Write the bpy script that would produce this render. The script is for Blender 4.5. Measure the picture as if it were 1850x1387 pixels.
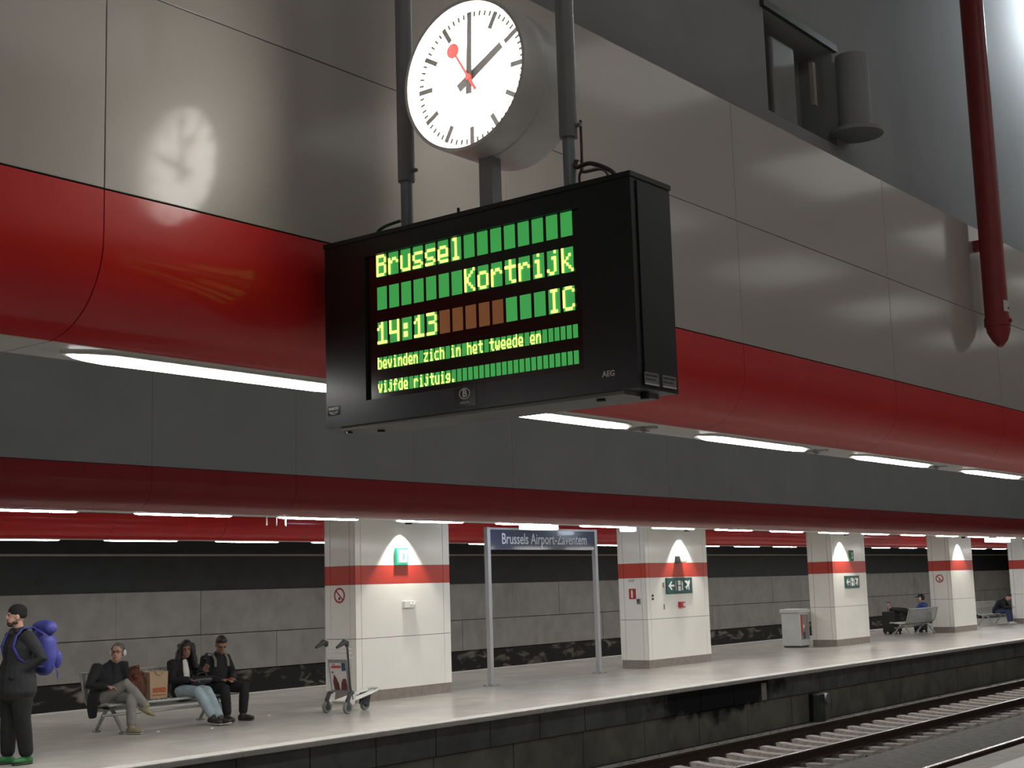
import bpy, bmesh, math, random
from mathutils import Vector, Matrix
random.seed(7)
for o in list(bpy.data.objects): bpy.data.objects.remove(o)
scene = bpy.context.scene
COL = scene.collection
V = Vector
pi = math.pi

# ------------------------------------------------------------------ camera
# world: X runs along the tracks, Y across them (away from the viewer), Z up, platform top z = 0
CAM_F, CAM_YAW, CAM_PITCH, CAM_ROLL = 2516.0, math.radians(52.109), math.radians(8.321), math.radians(-1.7256)
fw = V((math.sin(CAM_YAW)*math.cos(CAM_PITCH), math.cos(CAM_YAW)*math.cos(CAM_PITCH), math.sin(CAM_PITCH)))
rt = V((math.cos(CAM_YAW), -math.sin(CAM_YAW), 0)); up = rt.cross(fw)
c, s = math.cos(CAM_ROLL), math.sin(CAM_ROLL)
rt, up = c*rt+s*up, -s*rt+c*up
cd = bpy.data.cameras.new('camera'); cam = bpy.data.objects.new('camera', cd); COL.objects.link(cam)
cd.sensor_width = 36; cd.lens = 36*CAM_F/1850; cd.clip_end = 300; cd.clip_start = .05
m = Matrix((rt, up, -fw)).transposed().to_4x4(); m.translation = (0, 0, 1.75); cam.matrix_world = m
scene.camera = cam
# ------------------------------------------------------------------ world and exposure
w = bpy.data.worlds.new('world'); scene.world = w; w.use_nodes = True
w.node_tree.nodes['Background'].inputs[0].default_value = (.5, .52, .56, 1)
w.node_tree.nodes['Background'].inputs[1].default_value = .012
vs = scene.view_settings
vs.view_transform = 'Standard'; vs.look = 'None'; vs.gamma = 1; vs.exposure = 0.0; vs.use_curve_mapping = False
# radiance of the lamps; track and hall values drive added fill
LAMP_NEAR, LAMP_ISLAND, LAMP_BACK, FILL_TRACK = 20.0, 86.0, 40.0, 16.5
CLOCK_L, FILL_HALL, FLOOD_L, SPOT_W = 13.0, 1.45, 150.0, 155.0

# ------------------------------------------------------------------ materials
def mk(name, base, rough=.5, metal=0, coat=0, coat_rough=.08, var=.06, scale=3.0, bump=0, bump_scale=60, spec=.5):
    m = bpy.data.materials.new(name); m.use_nodes = True; nt = m.node_tree; n = nt.nodes; l = nt.links
    b = n['Principled BSDF']
    b.inputs['Roughness'].default_value = rough; b.inputs['Metallic'].default_value = metal
    b.inputs['Coat Weight'].default_value = coat; b.inputs['Coat Roughness'].default_value = coat_rough
    b.inputs['Specular IOR Level'].default_value = spec
    g = n.new('ShaderNodeNewGeometry'); t = n.new('ShaderNodeTexNoise')
    t.inputs['Scale'].default_value = scale; t.inputs['Detail'].default_value = 5
    l.new(g.outputs['Position'], t.inputs['Vector'])
    r = n.new('ShaderNodeMapRange'); r.inputs[1].default_value = .3; r.inputs[2].default_value = .7
    r.inputs[3].default_value = 1-var; r.inputs[4].default_value = 1+var
    l.new(t.outputs['Fac'], r.inputs[0])
    x = n.new('ShaderNodeVectorMath'); x.operation = 'SCALE'; x.inputs[0].default_value = base
    l.new(r.outputs[0], x.inputs['Scale']); l.new(x.outputs[0], b.inputs['Base Color'])
    if bump:
        t2 = n.new('ShaderNodeTexNoise'); t2.inputs['Scale'].default_value = bump_scale; t2.inputs['Detail'].default_value = 4
        l.new(g.outputs['Position'], t2.inputs['Vector'])
        bp = n.new('ShaderNodeBump'); bp.inputs['Strength'].default_value = bump; bp.inputs['Distance'].default_value = .02
        l.new(t2.outputs['Fac'], bp.inputs['Height']); l.new(bp.outputs[0], b.inputs['Normal'])
    return m
def emit(name, col, strength):
    m = bpy.data.materials.new(name); m.use_nodes = True; b = m.node_tree.nodes['Principled BSDF']
    b.inputs['Base Color'].default_value = (*[min(.8, q*.7) for q in col], 1)
    b.inputs['Emission Color'].default_value = (*col, 1); b.inputs['Emission Strength'].default_value = strength
    return m
def blotch(name, c1, c2, scale, lo, hi, rough=.8, bump=.3, stretch=(1, 1, 1), bump_scale=30):
    """two tones of grime mixed by stretched noise"""
    m = mk(name, c1, rough, var=.1, bump=bump, bump_scale=bump_scale); nt = m.node_tree; n = nt.nodes; l = nt.links
    g = n.new('ShaderNodeNewGeometry'); mp = n.new('ShaderNodeMapping'); mp.inputs['Scale'].default_value = stretch
    l.new(g.outputs['Position'], mp.inputs['Vector'])
    t = n.new('ShaderNodeTexNoise'); t.inputs['Scale'].default_value = scale; t.inputs['Detail'].default_value = 8; t.inputs['Distortion'].default_value = .6
    l.new(mp.outputs[0], t.inputs['Vector'])
    r = n.new('ShaderNodeMapRange'); r.inputs[1].default_value = lo; r.inputs[2].default_value = hi; l.new(t.outputs['Fac'], r.inputs[0])
    mx = n.new('ShaderNodeMix'); mx.data_type = 'RGBA'
    b = n['Principled BSDF']; src = b.inputs['Base Color'].links[0].from_socket
    l.new(r.outputs[0], mx.inputs[0]); l.new(src, mx.inputs[6]); mx.inputs[7].default_value = (*c2, 1)
    l.new(mx.outputs[2], b.inputs['Base Color'])
    return m
M = {}
M['panel'] = mk('grey enamel panel', (.40, .37, .335), .42, coat=.42, coat_rough=.10, var=.04, scale=1.2)
M['panel2'] = mk('grey enamel panel dusty', (.36, .355, .345), .5, coat=.5, coat_rough=.15, var=.06, scale=1.0)
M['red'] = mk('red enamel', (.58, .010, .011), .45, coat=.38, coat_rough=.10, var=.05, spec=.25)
M['red2'] = mk('darker red enamel', (.34, .022, .024), .45, coat=.35, coat_rough=.12, var=.08, spec=.3)  # darker copy of the red enamel, for the island bulkhead fascia
M['red_band'] = mk('red band enamel', (.50, .045, .026), .4, coat=.6, var=.04)
M['backing'] = mk('dark joint backing', (.03, .03, .03), .9)
M['white'] = mk('white pillar enamel', (.82, .81, .76), .38, coat=.5, coat_rough=.15, var=.03, scale=1.5)
M['tray'] = mk('white light tray', (.70, .68, .64), .45, var=.05)
M['plinth'] = mk('taupe plinth', (.25, .215, .19), .6, var=.15, scale=9)
M['concrete'] = mk('dark concrete', (.33, .34, .35), .85, var=.06, scale=1.2, bump=.03)
M['ceiling'] = mk('dark ceiling', (.05, .052, .056), .9, var=.2)
M['ceil_is'] = mk('pale ceiling', (.5, .49, .47), .7, var=.05)
M['nearfloor'] = mk('near floor', (.50, .48, .45), .3, var=.06, bump=.02)
M['floor'] = blotch('platform floor', (.40, .385, .35), (.35, .335, .305), 1.1, .42, .62, rough=.24, bump=.015, bump_scale=5)
M['stone'] = mk('edge stone', (.40, .385, .36), .6, var=.12, scale=8, bump=.15)
M['farpanel'] = blotch('far wall panel', (.37, .355, .325), (.29, .28, .26), 1.4, .5, .72, rough=.5, bump=.01, stretch=(1, 1, .6))
M['black'] = mk('black painted wall', (.018, .018, .02), .55, var=.3)
M['rail_line'] = mk('wall cable rail', (.42, .38, .33), .6)
M['grime'] = blotch('stained track wall', (.025, .024, .024), (.34, .30, .25), 1.9, .55, .72, rough=.9, bump=.4, stretch=(.8, 1, 2.2))
M['ballast'] = mk('ballast', (.05, .046, .042), .95, var=.5, scale=25, bump=1, bump_scale=35)
M['dirt'] = mk('dusty ground', (.13, .125, .115), .95, var=.25, scale=8, bump=.4, bump_scale=40)
M['slab'] = mk('pale slab', (.42, .40, .36), .8, var=.1, scale=6, bump=.1)
M['rust'] = mk('rusty rail side', (.05, .028, .022), .8, var=.3, scale=20)
M['railhead'] = mk('worn rail head', (.55, .55, .55), .22, metal=1, var=.1, scale=12)
M['sleeper'] = mk('concrete sleeper', (.24, .22, .20), .9, var=.25, scale=14, bump=.2)
M['blackmetal'] = mk('black metal', (.012, .014, .015), .38, var=.2, coat=.3)
M['boardside'] = mk('board casing', (.009, .016, .019), .36, var=.15, coat=.12, coat_rough=.2, spec=.4)
M['screen'] = mk('screen glass black', (.010, .012, .010), .18, var=.1)
M['cell'] = emit('green lcd cell', (.055, .40, .085), .72)
M['cellb'] = emit('brown lcd cell', (.22, .085, .03), .55)
M['lcd'] = emit('lit lcd letter', (.95, 1.0, .20), 1.5)
M['tube'] = mk('grey painted tube', (.26, .29, .32), .36, metal=.2, var=.1)
M['tube2'] = mk('dark sleeve tube', (.27, .28, .29), .36, metal=.15, var=.1)
M['post'] = mk('blue grey post', (.36, .39, .42), .5, var=.06)
M['steel'] = mk('brushed steel', (.80, .80, .79), .36, metal=.12, var=.06, scale=8)
M['rim'] = mk('clock rim cream', (.60, .55, .48), .4, var=.04)
M['dial'] = emit('lit clock dial', (1.0, .965, .90), CLOCK_L)
M['mark'] = mk('dial black', (.02, .018, .017), .6)
M['secred'] = mk('second hand red', (.36, .02, .015), .5)
M['lens_n'] = emit('light lens near', (1.0, .98, .95), LAMP_NEAR)
M['lens_i'] = emit('light lens island', (1.0, .97, .93), LAMP_ISLAND)
M['lens_b'] = emit('light lens back', (1.0, .97, .93), LAMP_BACK)
M['fill_h'] = emit('hall fill lens', (1.0, .97, .93), FILL_HALL)
M['fill_t'] = emit('track fill lens', (.95, .99, 1.0), FILL_TRACK)
M['lens_f'] = emit('flood lens', (.86, .95, 1.0), FLOOD_L)
M['lens_s'] = emit('spot lens', (1.0, .96, .88), 8)
M['bluebox'] = emit('blue white lit box', (.72, .84, 1.0), 15)
M['darkgrey'] = mk('charcoal fitting', (.05, .052, .055), .5, var=.1)
M['midgrey'] = mk('grey fitting', (.22, .22, .22), .5, var=.1)
M['pipe'] = mk('red pipe paint', (.24, .025, .026), .4, var=.12, scale=12)
M['label'] = mk('pale label', (.62, .62, .62), .5, var=.1, scale=30)
M['signblue'] = mk('station sign blue', (.030, .036, .075), .35, coat=.3, var=.05)
M['signtext'] = mk('sign lettering grey white', (.62, .64, .68), .5, var=.03)
M['signframe'] = mk('sign frame aluminium', (.42, .43, .44), .45, metal=.3, var=.05)
M['signgreen'] = mk('sign dark green', (.018, .085, .075), .4, coat=.3, var=.05)
M['exitgreen'] = emit('exit sign green', (.03, .42, .24), .9)
M['exitgreen_off'] = mk('exit sign green unlit', (.03, .16, .08), .5)
M['signwhite'] = mk('sign white', (.80, .80, .78), .5, var=.02)
M['signred'] = mk('sign red', (.42, .03, .03), .45, var=.05)
M['bin'] = mk('pale grey bin', (.52, .545, .54), .45, var=.05)
M['bench'] = mk('grey bench metal', (.36, .37, .36), .4, metal=.35, var=.1, scale=12)
M['white_tube'] = mk('trolley aluminium', (.62, .62, .60), .35, metal=.35, var=.06)
M['rubber'] = mk('dark rubber', (.035, .037, .038), .7, var=.15)
M['tyre'] = mk('grey tyre', (.15, .155, .145), .8, var=.1)
M['skin'] = mk('light skin', (.46, .27, .20), .5, var=.06, scale=20)
M['skin_d'] = mk('tan skin', (.24, .125, .085), .5, var=.06, scale=20)
M['cloth_black'] = mk('black cloth', (.006, .006, .007), .9, var=.25, scale=9, bump=.25, bump_scale=22)
M['cloth_char'] = mk('charcoal cloth', (.014, .0145, .016), .9, var=.2, scale=8, bump=.3, bump_scale=20)
M['cloth_navy'] = mk('navy cloth', (.006, .007, .012), .9, var=.2, bump=.2, bump_scale=20)
M['cloth_grey'] = mk('grey trousers', (.20, .195, .185), .9, var=.12, scale=8, bump=.3, bump_scale=18)
M['denim_l'] = mk('light denim', (.27, .34, .37), .9, var=.15, scale=12, bump=.3, bump_scale=22)
M['denim_d'] = mk('dark denim', (.03, .04, .085), .9, var=.2, scale=12, bump=.2)
M['blue_pack'] = mk('blue nylon', (.045, .05, .26), .6, var=.2, scale=10, bump=.3, bump_scale=18)
M['blue_jacket'] = mk('blue jacket', (.02, .05, .22), .7, var=.15, bump=.2, bump_scale=20)
M['shirt_white'] = mk('white shirt', (.62, .61, .58), .85, var=.05)
M['hair_black'] = mk('black hair', (.010, .008, .008), .5, var=.3, scale=30, bump=.5, bump_scale=60)
M['hair_grey'] = mk('grey hair', (.13, .115, .105), .6, var=.25, scale=40, bump=.4, bump_scale=80)
M['beard'] = mk('dark beard', (.045, .025, .018), .8, var=.3, scale=40)
M['lip'] = mk('lips', (.26, .10, .085), .5)
M['shoe_green'] = mk('green shoe', (.02, .13, .035), .6, var=.3, scale=20)
M['shoe_dark'] = mk('dark shoe', (.025, .022, .02), .6, var=.2)
M['shoe_tan'] = mk('khaki shoe', (.24, .21, .13), .7, var=.2, scale=20)
M['sole'] = mk('pale sole', (.45, .43, .38), .7, var=.1)
M['strap_tan'] = mk('tan strap', (.14, .125, .10), .8, var=.1)
M['fur'] = mk('chestnut bag', (.085, .022, .008), .75, var=.5, scale=14, bump=.8, bump_scale=30)
M['kraft'] = mk('kraft paper', (.36, .25, .155), .8, var=.06, scale=10, bump=.1, bump_scale=14)
M['kraftprint'] = mk('rust print', (.33, .09, .03), .8, var=.35, scale=30)
M['pink'] = mk('pink plastic', (.50, .20, .24), .5, var=.2, scale=25)
M['lilac'] = mk('lilac plastic', (.22, .22, .42), .5, var=.2, scale=25)
M['leather'] = mk('black leather', (.016, .017, .022), .4, var=.2, bump=.1)
M['luggage'] = mk('black luggage', (.010, .010, .011), .6, var=.15)
M['phone'] = mk('phone black', (.01, .01, .012), .2)
M['poster'] = mk('poster white', (.58, .56, .54), .4, var=.08, scale=25)
M['poster_red'] = mk('poster red print', (.50, .06, .07), .5, var=.1, scale=30)
M['poster_brown'] = mk('poster brown print', (.11, .03, .025), .5, var=.5, scale=22)
M['poster_blue'] = mk('poster blue print', (.03, .06, .12), .5, var=.3, scale=22)
M['litter'] = mk('white paper', (.75, .75, .72), .8)
# dark blocks of the platform face, with one big soot stain
M['block'] = blotch('platform block', (.16, .165, .16), (.11, .112, .11), 2.2, .4, .65, rough=.85, bump=.2)
M['block2'] = blotch('lower platform block', (.25, .235, .20), (.16, .15, .13), 1.6, .4, .65, rough=.85, bump=.2)
for k in ('block', 'block2'):
    nt = M[k].node_tree; n = nt.nodes; l = nt.links; b = n['Principled BSDF']; src = b.inputs['Base Color'].links[0].from_socket
    g = n.new('ShaderNodeNewGeometry'); mp = n.new('ShaderNodeMapping'); mp.inputs['Location'].default_value = (-21.9, 0, .12)
    l.new(g.outputs['Position'], mp.inputs['Vector'])
    sc = n.new('ShaderNodeVectorMath'); sc.operation = 'MULTIPLY'; sc.inputs[1].default_value = (.43, 0, 2.0); l.new(mp.outputs[0], sc.inputs[0])
    ln = n.new('ShaderNodeVectorMath'); ln.operation = 'LENGTH'; l.new(sc.outputs[0], ln.inputs[0])
    t = n.new('ShaderNodeTexNoise'); t.inputs['Scale'].default_value = 2.6; t.inputs['Detail'].default_value = 7; l.new(g.outputs['Position'], t.inputs['Vector'])
    ad = n.new('ShaderNodeMath'); ad.operation = 'MULTIPLY_ADD'; ad.inputs[1].default_value = 1.3; l.new(t.outputs['Fac'], ad.inputs[0]); l.new(ln.outputs['Value'], ad.inputs[2])
    r = n.new('ShaderNodeMapRange'); r.inputs[1].default_value = 1.45; r.inputs[2].default_value = 1.75; r.inputs[3].default_value = 1; r.inputs[4].default_value = 0
    l.new(ad.outputs[0], r.inputs[0])
    mx = n.new('ShaderNodeMix'); mx.data_type = 'RGBA'; l.new(r.outputs[0], mx.inputs[0]); l.new(src, mx.inputs[6]); mx.inputs[7].default_value = (.004, .004, .006, 1)
    l.new(mx.outputs[2], b.inputs['Base Color'])
# clear pane
gm = bpy.data.materials.new('clear glass pane'); gm.use_nodes = True; nt = gm.node_tree; n = nt.nodes; n.remove(n['Principled BSDF'])
tr = n.new('ShaderNodeBsdfTransparent'); gl = n.new('ShaderNodeBsdfGlossy'); gl.inputs['Roughness'].default_value = .02
fr = n.new('ShaderNodeFresnel'); fr.inputs[0].default_value = 1.45; mx = n.new('ShaderNodeMixShader')
nt.links.new(fr.outputs[0], mx.inputs[0]); nt.links.new(tr.outputs[0], mx.inputs[1]); nt.links.new(gl.outputs[0], mx.inputs[2])
nt.links.new(mx.outputs[0], n['Material Output'].inputs[0]); M['glass'] = gm

# ------------------------------------------------------------------ mesh helpers
def frame(d, hint=V((0, 0, 1))):
    d = d.normalized()
    if abs(d.dot(hint)) > .95: hint = V((1, 0, 0))
    a = hint.cross(d).normalized(); return a, d.cross(a).normalized()
class MB:
    def __init__(s): s.v = []; s.f = []
    def add(s, vs, fs):
        o = len(s.v); s.v += [V(q) for q in vs]; s.f += [tuple(i+o for i in q) for q in fs]; return s
    def box(s, lo, hi):
        x0, y0, z0 = lo; x1, y1, z1 = hi
        return s.add([(x0,y0,z0),(x1,y0,z0),(x1,y1,z0),(x0,y1,z0),(x0,y0,z1),(x1,y0,z1),(x1,y1,z1),(x0,y1,z1)],
                     [(3,2,1,0),(4,5,6,7),(0,1,5,4),(1,2,6,5),(2,3,7,6),(3,0,4,7)])
    def cham(s, lo, hi, ch):
        """box with chamfered edges"""
        bm = bmesh.new(); bmesh.ops.create_cube(bm, size=1)
        for q in bm.verts: q.co = V([lo[i]+(q.co[i]+.5)*(hi[i]-lo[i]) for i in range(3)])
        bmesh.ops.bevel(bm, geom=bm.edges[:], offset=ch, segments=2, affect='EDGES', profile=.6)
        bm.verts.index_update(); s.add([q.co.copy() for q in bm.verts], [[q.index for q in f.verts] for f in bm.faces]); bm.free(); return s
    def tube(s, pts, r, seg=10, cap=True, sq=None):
        pts = [V(p) for p in pts]; rs = r if isinstance(r, (list, tuple)) else [r]*len(pts)
        o = len(s.v); a = None
        for i, p in enumerate(pts):
            d = (pts[min(i+1, len(pts)-1)]-pts[max(i-1, 0)]).normalized()
            if a is None: a, b = frame(d)
            else:
                a = (a-d*a.dot(d)).normalized(); b = d.cross(a)
            for k in range(seg):
                t = 2*pi*k/seg; s.v.append(p+a*math.cos(t)*rs[i]+b*math.sin(t)*rs[i]*(sq or 1))
        for i in range(len(pts)-1):
            for k in range(seg):
                k2 = (k+1) % seg; s.f.append((o+i*seg+k, o+i*seg+k2, o+(i+1)*seg+k2, o+(i+1)*seg+k))
        if cap:
            s.f.append(tuple(o+k for k in range(seg))[::-1]); s.f.append(tuple(o+(len(pts)-1)*seg+k for k in range(seg)))
        return s
    def prism(s, poly, h0, h1, ax='z'):
        """polygon extruded along an axis; poly in the two other axes"""
        n = len(poly)
        def mkp(p, h): return {'z': (p[0], p[1], h), 'y': (p[0], h, p[1]), 'x': (h, p[0], p[1])}[ax]
        vs = [mkp(p, h0) for p in poly]+[mkp(p, h1) for p in poly]
        return s.add(vs, [tuple(range(n))[::-1], tuple(range(n, 2*n))]+[(i, (i+1) % n, n+(i+1) % n, n+i) for i in range(n)])
    def lathe(s, prof, seg=32, org=(0, 0, 0), ax='z'):
        o = len(s.v); org = V(org)
        for r, h in prof:
            for k in range(seg):
                t = 2*pi*k/seg; a, b = r*math.cos(t), r*math.sin(t)
                s.v.append(org+V({'z': (a, b, h), 'x': (h, a, b), 'y': (a, h, b)}[ax]))
        for i in range(len(prof)-1):
            for k in range(seg):
                k2 = (k+1) % seg; s.f.append((o+i*seg+k, o+i*seg+k2, o+(i+1)*seg+k2, o+(i+1)*seg+k))
        return s
    def ell(s, c, r, R=None, nu=12, nv=8):
        c = V(c); r = (r, r, r) if isinstance(r, (int, float)) else r; o = len(s.v)
        for i in range(nv+1):
            ph = pi*i/nv
            for k in range(nu):
                t = 2*pi*k/nu; p = V((r[0]*math.sin(ph)*math.cos(t), r[1]*math.sin(ph)*math.sin(t), r[2]*math.cos(ph)))
                s.v.append(c+(R @ p if R else p))
        for i in range(nv):
            for k in range(nu):
                k2 = (k+1) % nu; s.f.append((o+i*nu+k, o+(i+1)*nu+k, o+(i+1)*nu+k2, o+i*nu+k2))
        return s
    def loft(s, pts, rads, lat=V((1, 0, 0)), seg=14):
        """closed body through elliptic rings with rounded ends; rads (a,b): a along lat"""
        pts = [V(p) for p in pts]; rads = [(q, q) if isinstance(q, (int, float)) else q for q in rads]
        d0 = (pts[0]-pts[1]).normalized(); d1 = (pts[-1]-pts[-2]).normalized()
        e0 = min(rads[0]); e1 = min(rads[-1])
        P = [pts[0]+d0*e0*.75, pts[0]+d0*e0*.45]+pts+[pts[-1]+d1*e1*.45, pts[-1]+d1*e1*.75]
        sc = lambda q, k: (q[0]*k, q[1]*k)
        Q = [sc(rads[0], .35), sc(rads[0], .8)]+rads+[sc(rads[-1], .8), sc(rads[-1], .35)]
        o = len(s.v); n = len(P)
        for i in range(n):
            d = (P[min(i+1, n-1)]-P[max(i-1, 0)]).normalized(); a = lat-d*lat.dot(d)
            if a.length < .05: a = frame(d)[0]
            a.normalize(); b = d.cross(a)
            for k in range(seg):
                t = 2*pi*k/seg; s.v.append(P[i]+a*math.cos(t)*Q[i][0]+b*math.sin(t)*Q[i][1])
        for i in range(n-1):
            for k in range(seg):
                k2 = (k+1) % seg; s.f.append((o+i*seg+k, o+i*seg+k2, o+(i+1)*seg+k2, o+(i+1)*seg+k))
        s.f.append(tuple(o+k for k in range(seg))[::-1]); s.f.append(tuple(o+(n-1)*seg+k for k in range(seg)))
        return s
    def mesh(s, name, mat=None, org=V((0, 0, 0)), smooth=False):
        me = bpy.data.meshes.new(name); me.from_pydata([tuple(q-org) for q in s.v], [], s.f)
        if mat is not None: me.materials.append(M[mat] if isinstance(mat, str) else mat)
        if smooth:
            me.polygons.foreach_set('use_smooth', [True]*len(me.polygons))
            me.set_sharp_from_angle(angle=math.radians(smooth if smooth > 1 else 50))
        return me
    def build(s, name, mat, parent=None, org=None, smooth=False):
        """world coordinates in; child of parent (unrotated Empty) or top-level with its origin at org"""
        if parent is not None:
            org2 = V((0, 0, 0)); loc = V((0, 0, 0)); q = parent
            while q is not None: org2 = org2+q.location; q = q.parent
        else: org2 = V(org) if org is not None else V((0, 0, 0)); loc = org2
        o = bpy.data.objects.new(name, s.mesh(name, mat, org2, smooth)); COL.objects.link(o); o.location = loc; o.parent = parent
        return o
    def local(s, name, mat, parent, smooth=False):
        o = bpy.data.objects.new(name, s.mesh(name, mat, V((0, 0, 0)), smooth)); COL.objects.link(o); o.parent = parent
        return o
def inst(name, me, parent, loc=(0, 0, 0)):
    o = bpy.data.objects.new(name, me); COL.objects.link(o); o.parent = parent; o.location = loc; return o
def tag(o, label=None, cat=None, group=None, kind=None):
    for k, q in (('label', label), ('category', cat), ('group', group), ('kind', kind)):
        if q: o[k] = q
    return o
def thing(name, loc, label, cat, group=None, rz=0):
    o = bpy.data.objects.new(name, None); COL.objects.link(o); o.location = loc; o.rotation_euler = (0, 0, rz); o.empty_display_size = .1
    return tag(o, label, cat, group)
def struct(o): o['kind'] = 'structure'; return o
def copy_tree(o, parent=None):
    q = o.copy(); COL.objects.link(q); q.parent = parent
    for ch in o.children: copy_tree(ch, q)
    return q
def text_mesh(name, body, size, sx=1.0, extrude=.001, align='CENTER', bold=0.0):
    """lettering as flat mesh in local XY plane (x right, y up), from the built-in font"""
    cu = bpy.data.curves.new(name, 'FONT'); cu.body = body; cu.size = size; cu.extrude = extrude; cu.align_x = align; cu.align_y = 'CENTER'; cu.offset = bold
    cu.resolution_u = 3
    o = bpy.data.objects.new(name, cu); COL.objects.link(o); dg = bpy.context.evaluated_depsgraph_get()
    me = bpy.data.meshes.new_from_object(o.evaluated_get(dg)); bpy.data.objects.remove(o); bpy.data.curves.remove(cu)
    for q in me.vertices: q.co.x *= sx
    me.name = name; me.materials.clear(); return me
def place_text(name, me, mat, parent, loc, right, upv=V((0, 0, 1))):
    me.materials.append(M[mat]); o = bpy.data.objects.new(name, me); COL.objects.link(o); o.parent = parent
    r = V(right).normalized(); u = V(upv); nrm = r.cross(u)
    mw = Matrix((r, u, nrm)).transposed().to_4x4(); mw.translation = V(loc)-(parent.matrix_basis.translation if parent else V((0, 0, 0))); o.matrix_basis = mw
    return o

# ================================================================== THE SETTING
X0, X1 = -14.0, 76.0
BAY = 2.06
# island platform floor with edge stones
ISL0, ISL1 = 12.62, 19.8
f = struct(MB().box((X0, ISL0+.14, -.3), (X1, ISL1, 0)).build('floor', 'floor'))
es = MB().cham((0, 0, -.07), (1.146, .26, .004), .012).mesh('edge_stone', 'stone')
k = 0
for i in range(64):
    x = 7.45+1.15*i-1.15*8
    if x > 70: break
    inst('edge_stone', es, f, (x, ISL0-.10, 0))
for i in range(40):
    x = 9.0+1.15*i
    inst('edge_stone', es, f, (x, ISL1-.16, 0))
# platform face: two courses of blocks in front of a dark core
wf = struct(MB().box((X0, ISL0+.06, -1.1), (X1, ISL0+.14, -.07)).build('wall_platform', 'backing'))
b1 = MB().cham((.008, 0, -.445), (1.142, .12, -.072), .01).mesh('block', 'block')
b2 = MB().cham((.008, .03, -1.05), (1.712, .12, -.453), .012).mesh('block', 'block2')
for i in range(52): inst('block', b1, wf, (13.19+1.15*(i-5), ISL0+.005, 0))
for i in range(36): inst('block', b2, wf, (12.6+1.72*(i-3), ISL0+.005, 0))
# track beds and near platform
struct(MB().box((X0, 4.7, -1.3), (X1, ISL0+.06, -1.0)).build('floor_trackbed', 'ballast'))
struct(MB().box((X0, 7.55, -1.0), (X1, 8.95, -.86)).build('floor_between_tracks', 'dirt'))
sl = struct(MB().box((X0, 4.7, -1.0), (X1, 5.0, -.80)).build('floor_track_slab', 'dirt'))
sp = MB().cham((.006, 0, -1.0), (2.394, 2.2, -.775), .012).mesh('slab_panel', 'slab')
for i in range(18): inst('slab_panel', sp, sl, (6+2.4*i, 5.06, 0))
struct(MB().box((X0, -7.0, -.4), (X1, 4.68, 0)).build('floor_near_platform', 'nearfloor'))
struct(MB().box((X0, ISL1, -1.3), (X1, 23.2, -1.0)).build('floor_far_trackbed', 'ballast'))
# far wall: dark stained foot, two rows of pale panels, black upper wall with a cable rail
wfar = struct(MB().box((X0, 22.86, -1.3), (X1, 23.2, 5.2)).build('wall_far', 'black'))
MB().box((X0, 22.80, -1.1), (X1, 22.86, .22)).build('wall_foot', 'grime', wfar)
for r, (z0, z1) in enumerate(((.24, .985), (1.0, 1.88))):
    pm = MB().cham((.003, 0, z0), (2.057, .10, z1), .004).mesh('wall_panel', 'farpanel')
    for i in range(32): inst('wall_panel', pm, wfar, (8.4+BAY*i, 22.76+.004*((i*7+r) % 3), 0))
MB().box((X0, 22.78, 2.585), (X1, 22.86, 2.625)).build('cable_rail', 'rail_line', wfar)
# enclosing walls and ceilings
struct(MB().box((X0, -7.3, -.4), (X1, -7.0, 7.6)).build('wall_back', 'panel'))
struct(MB().box((X0-.3, -7.3, -1.3), (X0, 23.2, 7.6)).build('wall_left', 'concrete'))
struct(MB().box((X1, -7.3, -1.3), (X1+.3, 23.2, 7.6)).build('wall_right', 'concrete'))
struct(MB().box((X0, -7.3, 7.6), (X1, 4.3, 7.9)).build('ceiling', 'ceil_is'))
struct(MB().box((X0, 4.3, 7.0), (X1, 23.2, 7.9)).build('ceiling_over_tracks', 'ceiling'))
struct(MB().box((X0, 12.62, 3.30), (X1, 18.4, 3.42)).build('ceiling_island', 'ceil_is'))

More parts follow.
